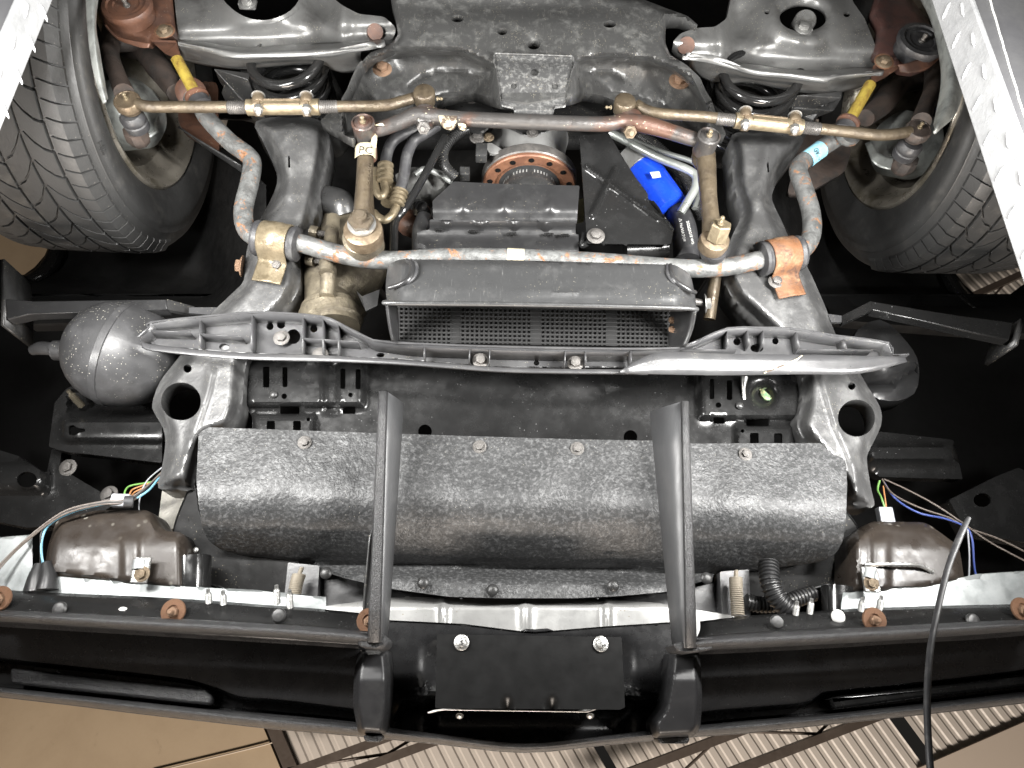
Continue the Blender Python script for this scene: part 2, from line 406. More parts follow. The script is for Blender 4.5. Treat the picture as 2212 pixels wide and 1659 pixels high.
m_spring = M('spring_black', (.012, .012, .012), .16, 0, None, bump=.02, coat=.3)
m_rub = M('rubber', (.028, .028, .03), .5, 0, (.06, .06, .06), 50, .45, .7, bump=.2)
m_blue = M('blue_paint', (.012, .07, .72), .25, 0, (.010, .055, .6), 20, bump=.04)
m_steel = M('bright_steel', (.40, .40, .39), .36, .8, (.25, .245, .23), 60, .4, .7, bump=.15)
m_bolt = M('bolt_dark', (.10, .095, .09), .42, .5, (.16, .15, .14), 80, .4, .7, bump=.25)
m_boltr = M('bolt_rusty', (.2, .12, .08), .5, .4, (.3, .2, .12), 90, .4, .7, bump=.4)
m_brown = M('brown_shell', (.026, .021, .0175), .36, 0, (.042, .034, .027), 14, .4, .75, speck=(.16, .15, .13), ss=55, sp=.11, bump=.06, spec=.35)
m_void_shade = M('void_shade_black', (.004, .004, .004), .8, 0, bump=0, spec=.1)  # near-black that stands in for the shade inside voids and holes
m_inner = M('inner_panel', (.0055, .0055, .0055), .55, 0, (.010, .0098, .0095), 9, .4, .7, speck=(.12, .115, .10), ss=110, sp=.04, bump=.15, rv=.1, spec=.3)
m_tan = M('tan_board', (.40, .315, .215), .8, 0, (.355, .275, .185), 1.6, .4, .65, (.33, .25, .165), 6, .6, .8, bump=.2, bs=30)
m_corr = M('corrugated_sheet', (.54, .505, .46), .5, 0, (.49, .455, .415), 2.5, .4, .7, (.42, .36, .3), 8, .7, .8, bump=.03)
m_joist = M('dark_steel', (.085, .068, .056), .55, .2, (.11, .09, .075), 6, bump=.05)
m_tape = M('cream_tape', (.38, .345, .25), .6, 0, (.29, .25, .17), 70, .45, .7, bump=.1)
m_tapeb = M('blue_tape', (.25, .52, .62), .55, 0, (.2, .42, .52), 60, bump=.05)
m_ink = M('ink', (.02, .02, .02), .6, 0, bump=0)
m_print = M('white_print', (.6, .6, .58), .6, 0, bump=0)
m_yell = M('yellow_paint', (.65, .48, .06), .5, 0, bump=.1)
m_chip = M('cream_paint', (.42, .38, .27), .6, 0, (.3, .27, .2), 90, .4, .65, (.1, .07, .05), 90, .48, .54, bump=.5)
m_wire = {c: M('wire_' + c, v, .4, 0, bump=0) for c, v in dict(blue=(.14, .32, .42), brown=(.10, .082, .07), green=(.13, .28, .07), orange=(.36, .17, .07), black=(.02, .02, .02), navy=(.035, .06, .22), grey=(.3, .31, .33)).items()}
m_link_y = M('yellow_zinc', (.42, .32, .06), .4, .4, (.25, .16, .04), 70, .4, .65, bump=.3)
m_patina = M('green_brass', (.6, .58, .32), .45, .4, (.22, .42, .24), 140, .4, .6, bump=.3)
m_plate = M('plate_white', (.75, .73, .7), .3, .2, bump=0)
m_ply = M('cream_plastic', (.55, .5, .28), .5, 0, bump=0)
m_fin_lit = M('fin_plastic_lit', (.062, .063, .065), .42, 0, (.072, .072, .073), 14, .45, .7, bump=.05, rv=.05)  # lighter than the trim: light on the fin sides is put into the colour
m_guard = M('guard_black', (.016, .016, .017), .42, 0, (.028, .028, .028), 20, .5, .75, speck=(.3, .3, .3), ss=120, sp=.03, bump=.06, bs=200, rv=.08, spec=.4)
m_scoop = M('scoop_plastic', (.034, .0345, .035), .34, 0, (.058, .058, .058), 24, .5, .76, (.075, .07, .06), 12, .66, .8, cream, 220, .05, .12, 500, .1, scr=((.14, .14, .135), .5))
# ================================================================ the shop
ZC = 4.6
def Pc(px, py, dz=0): return P(px, py, ZC + dz)
# corrugated roof sheets: ridges run along the direction seen in the picture
ca, cb = Pc(1200, 1659), Pc(1085, 1450); rdir = (ca - cb); rdir.z = 0; rdir.normalize(); rper = Vector((-rdir.y, rdir.x, 0))
if rper.x < 0: rper = -rper
org = Pc(600, 1625); pitch = (Pc(1290, 1620) - Pc(1258, 1620)).dot(rper)
def corr(name, u0, u1, v0, v1, label, grp):
    n = int((u1-u0)/pitch); bm = bmesh.new(); prof = []
    for i in range(n):
        for t, h in ((0, 0), (.42, 0), (.55, .008), (.82, .008), (.95, 0)): prof.append((u0 + (i+t)*pitch, h))
    A = [bm.verts.new(org + rper*u + rdir*v0 + Vector((0, 0, h))) for u, h in prof]; B = [bm.verts.new(org + rper*u + rdir*v1 + Vector((0, 0, h))) for u, h in prof]
    for i in range(len(prof)-1): bm.faces.new((A[i], A[i+1], B[i+1], B[i]))
    o = obj(name, bm, m_corr, None, solid=.004, smooth=0); tag(o, label, 'roof sheet', grp); return o
labs = ['corrugated roof sheet next to the tan board', 'corrugated roof sheet above the centre of the bumper', 'corrugated roof sheet left of the hanging black cable', 'corrugated roof sheet at the far right behind the cable']
us = [0.02, 1.62, 3.25, 4.75, 12.5]
for i in range(4):
    corr('roof_sheet', us[i], us[i+1] - .03, -9, 4.2, labs[i], 'corrugated roof sheets')
bm = bmesh.new(); q = org - rper*.02
add_prism(bm, [q - rdir*9, q + rdir*4, q + rdir*4 - rper*8, q - rdir*9 - rper*8], (0, 0, .05))
tag(obj('ceiling_board', bm, m_tan, None, smooth=0), 'plain tan ceiling board at the lower left beyond the bumper', 'ceiling board')
bm = bmesh.new(); add_prism(bm, [org - rdir*9 - Vector((0, 0, .03)), org + rdir*4 - Vector((0, 0, .03)), org + rdir*4 + rper*.07 - Vector((0, 0, .03)), org - rdir*9 + rper*.07 - Vector((0, 0, .03))], (0, 0, .028))
tag(obj('edge_trim', bm, m_joist, None, smooth=0), 'dark steel strip between tan board and corrugated roof', 'trim')
tag(tube('conduit', [Pc(330, 1668, -.012), Pc(560, 1612, -.012), Pc(600, 1598, -.012)], .004, M('conduit_grey', (.45, .38, .30), .5, bump=0), None, px=False, seg=8), 'thin conduit running across the tan ceiling board', 'conduit')
bm = bmesh.new(); add_prism(bm, [Pc(1985, 1659, -.03), Pc(2212, 1560, -.03), Pc(2420, 1500, -.03), Pc(2420, 1900, -.03), Pc(1985, 1900, -.03)], (0, 0, .02))
tag(obj('wall_panel', bm, M('panel_cream', (.5, .43, .36), .7, bump=.05), None, smooth=0), 'plain cream panel in the lower right corner', 'panel')
def joist(name, a, b, label, w=.05):
    A, B = a, b; d = (B-A).normalized(); pr = Vector((-d.y, d.x, 0))
    j = thing(name, label, 'joist', tuple((A+B)/2), 'open web roof joists')
    for k, s in enumerate((-1, 1)):
        bm = bmesh.new(); o = pr*s*w; c = [A+o, B+o, B+o+pr*.045, A+o+pr*.045]; add_prism(bm, c, (0, 0, .05)); obj('chord', bm, m_joist, j, smooth=0)
    L = (B-A).length; n = max(3, int(L/.45))
    for i in range(n):
        p = A + d*L*i/n; q = A + d*L*(i+1)/n; s = 1 if i % 2 else -1
        bm = bmesh.new(); add_tube(bm, [p + pr*w*s + Vector((0, 0, .03)), q - pr*w*s + Vector((0, 0, .03))], .008, 8); obj('web_rod', bm, m_joist, j)
def ext(a, b, t0, t1, dz=-.25):
    A, B = Pc(*a, dz), Pc(*b, dz); return A.lerp(B, t0), A.lerp(B, t1)
joist('roof_joist', *ext((690, 1659), (880, 1590), -.35, 4), 'dark steel roof joist left of the bumper tip')
joist('roof_joist', *ext((1470, 1659), (1700, 1572), -1, 5), 'dark steel roof joist right of the bumper tip', .085)
joist('roof_joist', *ext((2030, 690), (2230, 600), -.3, 1.5), 'dark steel roof joist seen through the right wheel arch', .085)

# ================================================================ lift runways
def runway(xi, s, z0, y0, y1, label):
    t = thing('lift_runway', label, 'lift runway', (xi + s*.25, (y0+y1)/2, z0), 'runways of the car lift')
    z1 = .655
    bm = bmesh.new(); add_prism(bm, [(xi, y0, z0), (xi, y1, z0), (xi, y1, z1), (xi, y0, z1)], (s*.006, 0, 0)); obj('side_plate', bm, m_white, t, bevel=.002, smooth=0)
    bm = bmesh.new(); add_prism(bm, [(xi + s*.007, y0, z0 + .002), (xi + s*.007, y1, z0 + .002), (xi + s*.5, y1, z0 + .002), (xi + s*.5, y0, z0 + .002)], (0, 0, .006)); obj('underside', bm, m_under, t, smooth=0)
    bm = bmesh.new(); add_prism(bm, [(xi + s*.007, y0, z1 - .008), (xi + s*.007, y1, z1 - .008), (xi + s*.5, y1, z1 - .008), (xi + s*.5, y0, z1 - .008)], (0, 0, .006)); obj('deck', bm, m_under, t, smooth=0)
    if s > 0:
        bm = bmesh.new(); pts = [P(2130 + k*5, k*17 - 30, z0 + .0012) for k in range(24)]; add_tube(bm, [p + Vector((random.uniform(-.0006, .0006), 0, 0)) for p in pts], .0012, 6); obj('chalk_line', bm, m_print, t)
    def lug(bm):
        V = []; n = 12
        for i in range(n):
            a = 2*math.pi*i/n; V.append(bm.verts.new((0, .0115*math.cos(a), .0026*math.sin(a))))
        T = bm.verts.new((1, 0.007, 0)); U = bm.verts.new((1, -.007, 0))
        for i in range(n):
            a, b = V[i], V[(i+1) % n]; c = T if math.cos(2*math.pi*(i+.5)/n) > 0 else U
            bm.faces.new((a, b, c))
        bm.faces.new((V[3], T, U)); bm.faces.new((V[9], U, T))
    k = 0
    for r in range(2):
        y = y0 + .02 + (r % 2)*.027
        while y < y1 - .02:
            inst('lug', lug, m_white, 'tread_lug', (xi, y, z0 + .016 + r*.024), (R_(70 if r else 12), 0, 0), (-s*.0022, 1, 1), t); y += .054; k += 1
    return t
YR = (-1.75, .6)
runway(.583, 1, .597, YR[0], YR[1], 'white tread plate runway side along the right tyre')
runway(-.582, -1, .609, YR[0], YR[1], 'white tread plate runway side in the upper left corner')

# ================================================================ the car
CAR = thing('car', 'black car raised on a lift, seen from below the front bumper', 'car', (XC, -.9, .66))
# ---- body skin above everything
def wbox(name, c, d, mat, parent=CAR, bevel=0, label=None):
    bm = bmesh.new(); bmesh.ops.create_cube(bm, size=1); bmesh.ops.scale(bm, vec=d, verts=bm.verts); bmesh.ops.translate(bm, vec=c, verts=bm.verts); return obj(name, bm, mat, parent, label, 0, bevel)
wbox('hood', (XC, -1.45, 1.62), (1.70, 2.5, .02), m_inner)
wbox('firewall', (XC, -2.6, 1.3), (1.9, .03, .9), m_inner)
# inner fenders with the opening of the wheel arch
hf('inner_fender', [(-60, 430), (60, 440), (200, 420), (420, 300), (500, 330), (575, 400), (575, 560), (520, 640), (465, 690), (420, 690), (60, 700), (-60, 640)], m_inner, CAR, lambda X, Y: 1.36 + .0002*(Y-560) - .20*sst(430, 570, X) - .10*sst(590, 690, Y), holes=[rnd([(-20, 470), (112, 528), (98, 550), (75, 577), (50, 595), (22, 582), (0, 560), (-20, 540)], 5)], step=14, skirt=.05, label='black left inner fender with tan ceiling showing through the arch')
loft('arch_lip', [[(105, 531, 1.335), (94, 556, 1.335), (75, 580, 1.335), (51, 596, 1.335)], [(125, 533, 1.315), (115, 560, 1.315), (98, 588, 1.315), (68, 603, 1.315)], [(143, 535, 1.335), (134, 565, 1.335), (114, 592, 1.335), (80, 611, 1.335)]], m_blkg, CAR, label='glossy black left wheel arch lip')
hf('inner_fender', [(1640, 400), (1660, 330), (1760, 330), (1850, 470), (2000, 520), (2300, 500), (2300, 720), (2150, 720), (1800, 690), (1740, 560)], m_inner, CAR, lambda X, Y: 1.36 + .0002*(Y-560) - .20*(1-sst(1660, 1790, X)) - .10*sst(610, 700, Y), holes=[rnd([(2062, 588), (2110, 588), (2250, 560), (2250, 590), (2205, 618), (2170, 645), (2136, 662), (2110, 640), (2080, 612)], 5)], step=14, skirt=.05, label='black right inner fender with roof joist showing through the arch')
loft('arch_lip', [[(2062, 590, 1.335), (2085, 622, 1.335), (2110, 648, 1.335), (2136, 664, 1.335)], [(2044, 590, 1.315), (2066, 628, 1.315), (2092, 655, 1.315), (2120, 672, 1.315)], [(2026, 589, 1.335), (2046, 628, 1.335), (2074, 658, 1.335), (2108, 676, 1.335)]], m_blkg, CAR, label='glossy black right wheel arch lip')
# backing sheets above the chassis; the blackest ones paint in the bays' shade
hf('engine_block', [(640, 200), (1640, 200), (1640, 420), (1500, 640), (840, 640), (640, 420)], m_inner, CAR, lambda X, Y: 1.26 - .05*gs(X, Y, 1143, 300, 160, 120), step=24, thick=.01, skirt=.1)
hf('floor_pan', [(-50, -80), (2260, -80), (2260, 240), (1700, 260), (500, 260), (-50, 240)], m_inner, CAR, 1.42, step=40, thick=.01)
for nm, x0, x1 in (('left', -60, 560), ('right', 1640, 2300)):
    hf('bay_shade_sheet', [(x0, 640), (x1, 640), (x1, 1330), (x0, 1330)], m_void_shade, CAR, 1.32, step=60, thick=.01, label='near-black sheet in place of shade in the %s headlight bay' % nm)
hf('grille_shade_sheet', [(520, 760), (1750, 760), (1750, 1330), (520, 1330)], m_void_shade, CAR, 1.30, step=60, thick=.01)

# ---- wheels
def wheel(cx, cy, cz, s, steer, camber, label):
    """s=+1 right, -1 left; axle along x"""
    Rr, w = .325, .215; T = Matrix.Translation((cx, cy, cz)) @ Matrix.Rotation(steer, 4, 'Z') @ Matrix.Rotation(camber, 4, 'Y')
    Ti = CAR.matrix_world.inverted()
    def put(o): o.matrix_world = T; return o
    def lat(prof, seg=72):
        bm = bmesh.new(); rings = []
        for x, r in prof:
            rings.append([bm.verts.new((x, r*math.cos(2*math.pi*k/seg), r*math.sin(2*math.pi*k/seg))) for k in range(seg)])
        for A, B in zip(rings, rings[1:]):
            for k in range(seg): bm.faces.new((A[k], A[(k+1) % seg], B[(k+1) % seg], B[k]))
        return bm
    i = -s                                          # inner side direction
    rim = obj('wheel', lat([(i*.100, .205), (i*.104, .200), (i*.100, .192), (i*.088, .186), (i*.072, .182), (i*.060, .168), (i*.03, .164), (-i*.02, .160), (-i*.05, .172), (-i*.075, .18), (-i*.09, .2)]), m_rim, CAR, label, solid=.004, soff=1)
    rim.matrix_parent_inverse = Matrix.Translation(-CAR.location); rim.matrix_basis = T
    def sub(name, bm, mat, **k):
        return obj(name, bm, mat, rim, **k)
    sub('tyre', lat([(i*.094, .196), (i*.104, .206), (i*.116, .232), (i*.122, .258), (i*.1205, .272), (i*.119, .273), (i*.117, .285), (i*.1155, .2855), (i*.112, .297), (i*.104, .308), (i*.092, .3170), (i*.05, .3203), (0, .3208), (-i*.05, .3203), (-i*.092, .3170), (-i*.104, .307), (-i*.117, .285), (-i*.122, .258), (-i*.116, .232), (-i*.1, .206), (-i*.094, .2)], 120), m_tyre, smooth=60)
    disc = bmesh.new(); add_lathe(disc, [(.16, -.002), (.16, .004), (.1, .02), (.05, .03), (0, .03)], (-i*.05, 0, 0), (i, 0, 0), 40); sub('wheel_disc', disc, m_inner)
    # tread: rows (x centre, width, skew, count, height)
    rows = [(i*.0955, .032, .006, 76, .3235, 1), (i*.0585, .033, .016, 46, .3255, 0), (i*.0185, .035, -.020, 46, .326, 0), (-i*.0225, .035, .020, 46, .326, 0), (-i*.066, .038, -.016, 52, .3255, 0), (-i*.102, .026, .01, 64, .322, 2)]
    for ri, (xc, ww, sk, n, rr, kind) in enumerate(rows):
        da = 2*math.pi/n; g = .005 if kind == 0 else .0032
        def blk(bm, xc=xc, ww=ww, sk=sk, n=n, rr=rr, kind=kind, da=da, g=g):
            ns, nx = 3, 3; top = []; bot = []
            for a in range(ns + 1):
                ra, rb = [], []
                for b in range(nx + 1):
                    u = b/nx - .5; t = a/ns - .5
                    bend = .35*math.cos(math.pi*u)*da if kind == 0 else 0
                    ang = t*(da - g/rr) + sk/rr*u*2 + bend*.5
                    x = xc + u*ww
                    rad = rr
                    if kind == 1: rad = rr - (.022 if abs(x) > .104 else 0)*((abs(x)-.104)/.008) if abs(x) > .104 else rr - .004*max(0, (abs(x)-.09)/.014)
                    ra.append(bm.verts.new((x, rad*math.cos(ang), rad*math.sin(ang)))); rb.append(bm.verts.new((x, (rad - .014)*math.cos(ang), (rad - .014)*math.sin(ang))))
                top.append(ra); bot.append(rb)
            for a in range(ns):
                for b in range(nx): bm.faces.new((top[a][b], top[a][b+1], top[a+1][b+1], top[a+1][b]))
            for b in range(nx):
                bm.faces.new((top[0][b], bot[0][b], bot[0][b+1], top[0][b+1])); bm.faces.new((top[ns][b], top[ns][b+1], bot[ns][b+1], bot[ns][b]))
            for a in range(ns):
                bm.faces.new((top[a][0], top[a+1][0], bot[a+1][0], bot[a][0])); bm.faces.new((top[a][nx], bot[a][nx], bot[a+1][nx], top[a+1][nx]))
        for k in range(n):
            a = k*da + ri*.031
            d = math.degrees((a + math.pi) % (2*math.pi) - math.pi)
            if -138 < d < 42: inst(('blk', ri, s), blk, m_tyre, 'tread_block', (0, 0, 0), (a, 0, 0), 1, rim, smooth=30)
    # moulded lettering on the inner sidewall
    def letter(s_, a0, r, size, flip=1):
        cu = bpy.data.curves.new('l', 'FONT'); cu.body = s_; cu.size = size; cu.resolution_u = 2
        t = bpy.data.objects.new('t', cu); COL.objects.link(t); bpy.context.view_layer.update(); dg = bpy.context.evaluated_depsgraph_get(); me = t.evaluated_get(dg).to_mesh()
        vs = [v.co.copy() for v in me.vertices]; fs = [tuple(p.vertices) for p in me.polygons]; t.evaluated_get(dg).to_mesh_clear(); bpy.data.objects.remove(t)
        out = []
        for v in vs:
            a = a0 + flip*v.x/r; q = r + v.y*flip; xx = np.interp(q, [.206, .232, .258, .272, .285, .297], [.104, .116, .122, .1205, .117, .112]) + .0008
            out.append((i*xx, q*math.cos(a), q*math.sin(a)))
        m = bpy.data.meshes.new('sidewall_lettering'); m.from_pydata(out, [], fs); m.update(); obj('sidewall_lettering', m, m_tyre, rim, solid=.0012, soff=0, smooth=0, keep=True)
    if s < 0:
        letter('TREADWEAR 540 TRACTION A TEMP', R_(-128), .2755, .0085); letter('HIP', R_(-22), .268, .015, 1)
    return rim
wheel(-.745, -1.036, .973, -1, 0, R_(-1.3), 'left front tyre with dusty tread and brown steel rim')
wheel(.838, -1.043, .970, 1, R_(-1.5), 0, 'right front tyre in shadow behind the white runway side')
# ================================================================ frame rails
lr = sm([(553, 262), (567, 303), (588, 349), (599, 385), (590, 420), (567, 464), (545, 505), (532, 545), (527, 604), (502, 633), (457, 676), (415, 725), (389, 768), (346, 824), (329, 872), (334, 893), (352, 925), (357, 960), (349, 1014), (342, 1054), (378, 1056), (414, 1057), (432, 1000), (450, 950), (500, 930), (522, 877), (527, 824), (535, 776), (570, 720), (612, 676), (642, 633), (650, 593), (648, 555), (655, 520), (671, 495), (686, 445), (698, 389), (708, 340), (712, 309), (701, 266), (640, 250)], 3)
def z_rail(pl, seam, xmid, tw=0):
    def f(X, Y):
        d = seg_d(X, Y, pl, True)
        z = .965 + .032*(1 - sst(0, 30, d)) + .02*sst(620, 820, Y) - .03*(1-sst(250, 420, Y))
        return z - .005*ridge(X, Y, seam, 8) - .006*ridge(X, Y, xmid, 16)
    return f
hf('frame_rail', lr, m_rail, CAR, z_rail(lr, [(457, 805), (447, 850), (420, 930), (389, 1020), (372, 1050)], [(620, 300), (625, 420)]), holes=[ell(391, 867, 43, 41, 36), ell(405, 796, 9), [(622, 336), (626, 336), (627, 362), (622, 362)]], step=5.5, skirt=.05, hskirt=.03, label='grey left frame rail with a large round hole')
rr = sm([(1582, 290), (1580, 336), (1585, 403), (1601, 461), (1577, 520), (1560, 580), (1580, 640), (1640, 700), (1690, 750), (1728, 808), (1733, 864), (1722, 923), (1760, 980), (1810, 1040), (1832, 1084), (1868, 1094), (1889, 1092), (1881, 1052), (1873, 998), (1876, 977), (1895, 939), (1905, 909), (1900, 877), (1876, 837), (1857, 805), (1830, 760), (1803, 717), (1785, 668), (1768, 628), (1744, 577), (1707, 518), (1690, 480), (1668, 432), (1674, 403), (1690, 372), (1736, 303), (1700, 288), (1640, 285)], 3)
hf('frame_rail', rr, m_rail, CAR, z_rail(rr, [(1774, 810), (1790, 860), (1806, 917), (1830, 970), (1846, 1014), (1850, 1075)], [(1660, 320), (1640, 440)]), holes=[ell(1850, 903, 40, 40, 36), ell(1840, 834, 8), [(1656, 350), (1660, 350), (1662, 372), (1658, 372)]], step=5.5, skirt=.05, hskirt=.03, label='grey right frame rail with a large round hole')
for px, py in ((525, 575), (531, 580)):
    pass
hw('hex', 524, 575, .99, .010, m_boltr, CAR, ax=(-1, 0, -.2), label='rusty bolt head on the left rail')

# ================================================================ front crossmember
wl = [(736, 222), (749, 185), (768, 150), (795, 121), (849, 103), (916, 99), (997, 103), (1050, 126), (1082, 140), (1082, 250), (1000, 300), (860, 320), (736, 300)]
wr = [(1236, 130), (1268, 119), (1322, 113), (1402, 121), (1456, 140), (1499, 166), (1520, 204), (1536, 230), (1536, 310), (1400, 310), (1236, 260)]
cm = [(843, -40), (845, 5), (850, 22), (857, 50), (860, 75), (846, 94), (798, 115), (774, 142), (763, 164), (749, 199), (735, 220), (690, 262), (760, 300), (862, 262), (905, 232), (960, 212), (1023, 201), (1075, 214), (1140, 222), (1235, 207), (1262, 200), (1300, 206), (1345, 225), (1420, 262), (1500, 292), (1570, 292), (1545, 240), (1537, 215), (1526, 199), (1512, 167), (1483, 140), (1447, 118), (1437, 92), (1438, 60), (1443, 40), (1470, 40), (1510, 56), (1485, 34), (1440, 18), (1383, -4), (1300, -14), (1200, -14), (1100, -40)]
def z_cm(X, Y):
    z = np.full(X.shape, .845)
    for w in (wl, wr):
        d = seg_d(X, Y, w, True)*inside(X, Y, w); z = z + .07*sst(0, 24, d) + .0008*d
    d = seg_d(X, Y, cm, True); z = z + .018*(1 - sst(0, 12, d))*(Y < 130)
    z = z + .085*sst(140, 212, Y)*((1 - sst(745, 800, X)) + sst(1488, 1540, X))*(1 - .999*((inside(X, Y, wl) | inside(X, Y, wr))))
    z -= .006*ridge(X, Y, [(881, 188), (915, 165), (959, 153), (1005, 157), (1050, 166)], 4) + .006*ridge(X, Y, [(1245, 172), (1290, 158), (1320, 157), (1350, 172)], 4)
    z += .012*gs(X, Y, 1143, 10, 260, 26) + .008*gs(X, Y, 1153, 92, 15, 14) - .01*gs(X, Y, 840, 160, 30, 24) - .012*gs(X, Y, 1470, 180, 30, 26)
    z += .006*gs(X, Y, 905, 60, 12, 50) + .004*gs(X, Y, 1400, 60, 16, 60)
    return z
cross = hf('crossmember', rnd(cm, 7, 3), m_cross, CAR, z_cm, holes=[ell(988, 40, 14, 8), ell(1085, 68, 11, 8), ell(1153, 97, 14, 10), ell(1317, 52, 14, 8)], step=7, thick=.004, skirt=.02, hskirt=.012, label='worn black front crossmember with arched front wall')
hw('hex', 826, 150, .91, .0095, m_boltr, cross); hw('hex', 1467, 176, .915, .0105, m_boltr, cross)
tabo = rnd([(1068, 118), (1236, 124), (1240, 140), (1226, 190), (1222, 232), (1198, 234), (1194, 253), (1112, 255), (1110, 236), (1083, 230), (1078, 190), (1070, 140)], 4)
hf('skid_tab', tabo, m_tab, CAR, lambda X, Y: .838 + .012*sst(150, 240, Y) + .02*sst(238, 258, Y) + .004*gs(X, Y, 1155, 130, 70, 10), holes=[ell(1155, 155, 9), ell(1110, 185, 7), ell(1199, 186, 7)], step=7, thick=.004, label='scuffed bent tab plate in the middle of the crossmember')
hf('oil_pan_front', rnd([(860, 200), (1010, 195), (1300, 195), (1420, 235), (1380, 300), (1290, 300), (880, 300)], 10), m_blk, CAR, 1.05, step=16, skirt=.03)
for px, py in ((884, 403/2 + 0), (1018, 216)):
    pass
hw('hex', 1018, 214, 1.03, .007, m_bolt, CAR); hw('hex', 1447, 205, 1.0, .006, m_bolt, CAR)
# timing cover and crank pulley
py_c = PY(1143, 392, -.885)
def axy(name, prof, mat, parent, seg=48, label=None): return lathe(name, prof, py_c, mat, parent, (0, 1, 0), seg, label)
axy('timing_cover', [(.02, -.10), (.075, -.10), (.062, -.04), (.05, -.02), (.05, .02)], m_alu, CAR, label='bare metal timing cover above the pulley')
hf('timing_gasket', rnd([(1075, 268), (1110, 280), (1143, 296), (1180, 286), (1212, 268), (1205, 260), (1143, 276), (1080, 260)], 5), m_blk, CAR, .97, step=8)
hw('hex', 1150, 288, .965, .006, m_bolt, CAR)
# balancer flange: ring with holes
bm = bmesh.new(); seg = 60; R0, R1, th = .062, .086, .018
add_lathe(bm, [(R0, 0), (R1, 0), (R1, th), (R1-.002, th+.002), (R0+.004, th+.002), (R0, th-.002)], py_c + Vector((0, -.005, 0)), (0, 1, 0), 60)
pul = obj('balancer_flange', bm, M('rust_flange', (.2, .095, .055), .5, .3, (.14, .065, .04), 40, .4, .65, bump=.2), CAR, 'rust brown flange ring with holes around the crank pulley')
axy('flange_rim', [(.0862, -.012), (.0885, -.01), (.0885, .006), (.0862, .008)], m_bolt, pul, 60)
for k in range(12):
    a = R_(-160 + k*26 - 8)
    c = py_c + Vector((.0745*math.cos(a), .0155, .0745*math.sin(a)))
    lathe('hole_shade_disc', [(.0052, 0), (.0052, .0008), (0, .0008)], c, m_void_shade, pul, (0, 1, 0), 14)  # black discs in place of the shade inside the holes
crank = axy('crank_pulley', [(.057, -.01), (.057, .012), (.05, .014), (.05, .03), (.056, .034), (.056, .05), (.052, .056), (.052, .066), (.03, .068), (0, .068)], m_blk, CAR, 56, 'black ribbed crank pulley')
axy('pulley_band', [(.0528, .057), (.0542, .058), (.0542, .068), (.0528, .069)], m_alu, crank, 56)

# ================================================================ lower control arms
def z_armL(hx, hy, yf, flip, sl):
    def f(X, Y):
        yy = Y - sl*(X - hx)                        # follow the slope of the arm in the picture
        r = np.hypot((X-hx)/1.25, (yy-hy)/.95)
        z = .875 - .018*np.exp(-((r-52)/22)**2) + .05*sst(62, 130, np.abs(X-hx)/1.4 + .0*X)*0
        z = z + .028*gs(X, yy, hx + flip*140, hy + 30, 34, 60) - .016*gs(X, yy, hx + flip*178, hy + 40, 16, 60) + .02*sst(60, 100, yy-hy)
        return z + .02*(1 - sst(0, 36, r - 0))*0
    return f
armL = rnd([(372, -60), (380, 30), (384, 60), (390, 105), (420, 112), (520, 104), (640, 100), (720, 96), (800, 92), (850, 84), (856, 60), (830, 36), (775, 30), (740, 12), (700, -20), (700, -60)], 8)
arm1 = hf('lower_control_arm', armL, m_arm, CAR, z_armL(560, -10, 100, 1, -.03), holes=[sm([(478, -15), (500, 18), (540, 40), (585, 42), (628, 22), (645, -10), (600, -40), (520, -40)], 3)], step=8, thick=.004, skirt=.02, label='grey left lower control arm with a round spring seat')
armR = rnd([(1452, 92), (1470, 72), (1505, 60), (1545, 58), (1570, 40), (1580, -10), (1590, -60), (1860, -60), (1840, 0), (1868, 40), (1888, 90), (1900, 130), (1890, 146), (1800, 160), (1700, 148), (1620, 136), (1520, 124), (1470, 116)], 8)
arm2 = hf('lower_control_arm', armR, m_arm, CAR, z_armL(1737, 35, 130, -1, .045), holes=[ell(1735, 38, 51, 30, 36), ell(1657, 26, 6, 5), ell(1829, 31, 7, 6)], step=8, thick=.004, skirt=.02, label='grey right lower control arm with mud specks and a shock bolt')
# front flanges of the arms (rolled bar and vertical web)
def flange(pa, pb, webl, par, label):
    loft('arm_flange', [[(x, y, .868) for x, y in pa], [(x, y+ (y2-y)*.5, .846) for (x, y), (_, y2) in zip(pa, pb)], [(x, y, .849) for x, y in pb]], m_arm, par, 4, 4, .006, label)
    loft('arm_web', [[(x, y, .8495) for x, y in pb], [(x, y + (y2-y)*.5, .895) for (x, y), (_, y2) in zip(pb, webl)], [(x, y, .93) for x, y in webl]], m_arm, par, 4, 4, .004)
flange([(384, 84), (450, 92), (520, 102), (600, 98), (700, 92), (780, 88), (828, 84)], [(388, 96), (450, 110), (500, 124), (560, 124), (650, 122), (720, 116), (780, 102)], [(392, 130), (450, 143), (520, 152), (600, 146), (680, 140), (740, 158), (790, 150)], arm1, 'bright rolled front edge of the left control arm')
flange([(1475, 116), (1530, 124), (1620, 138), (1700, 148), (1780, 152), (1850, 145), (1908, 148)], [(1490, 124), (1550, 130), (1620, 158), (1700, 166), (1780, 176), (1800, 170), (1880, 162)], [(1512, 168), (1560, 184), (1620, 180), (1690, 196), (1770, 206), (1840, 194), (1884, 178)], arm2, 'bright rolled front edge of the right control arm')
# rear inner bushing stubs
lathe('pivot_bushing', [(.012, -.03), (.012, .012), (.0135, .014), (.0135, .03), (0, .03)], P(806, 72, .90), m_rust, arm1, (.25, .6, -.6), label='rust coloured pivot bushing')
lathe('pivot_bushing', [(.013, -.03), (.013, .012), (.0145, .014), (.0145, .03), (0, .03)], P(1484, 102, .90), m_rust, arm2, (-.25, .6, -.6), label='dark pivot bushing')
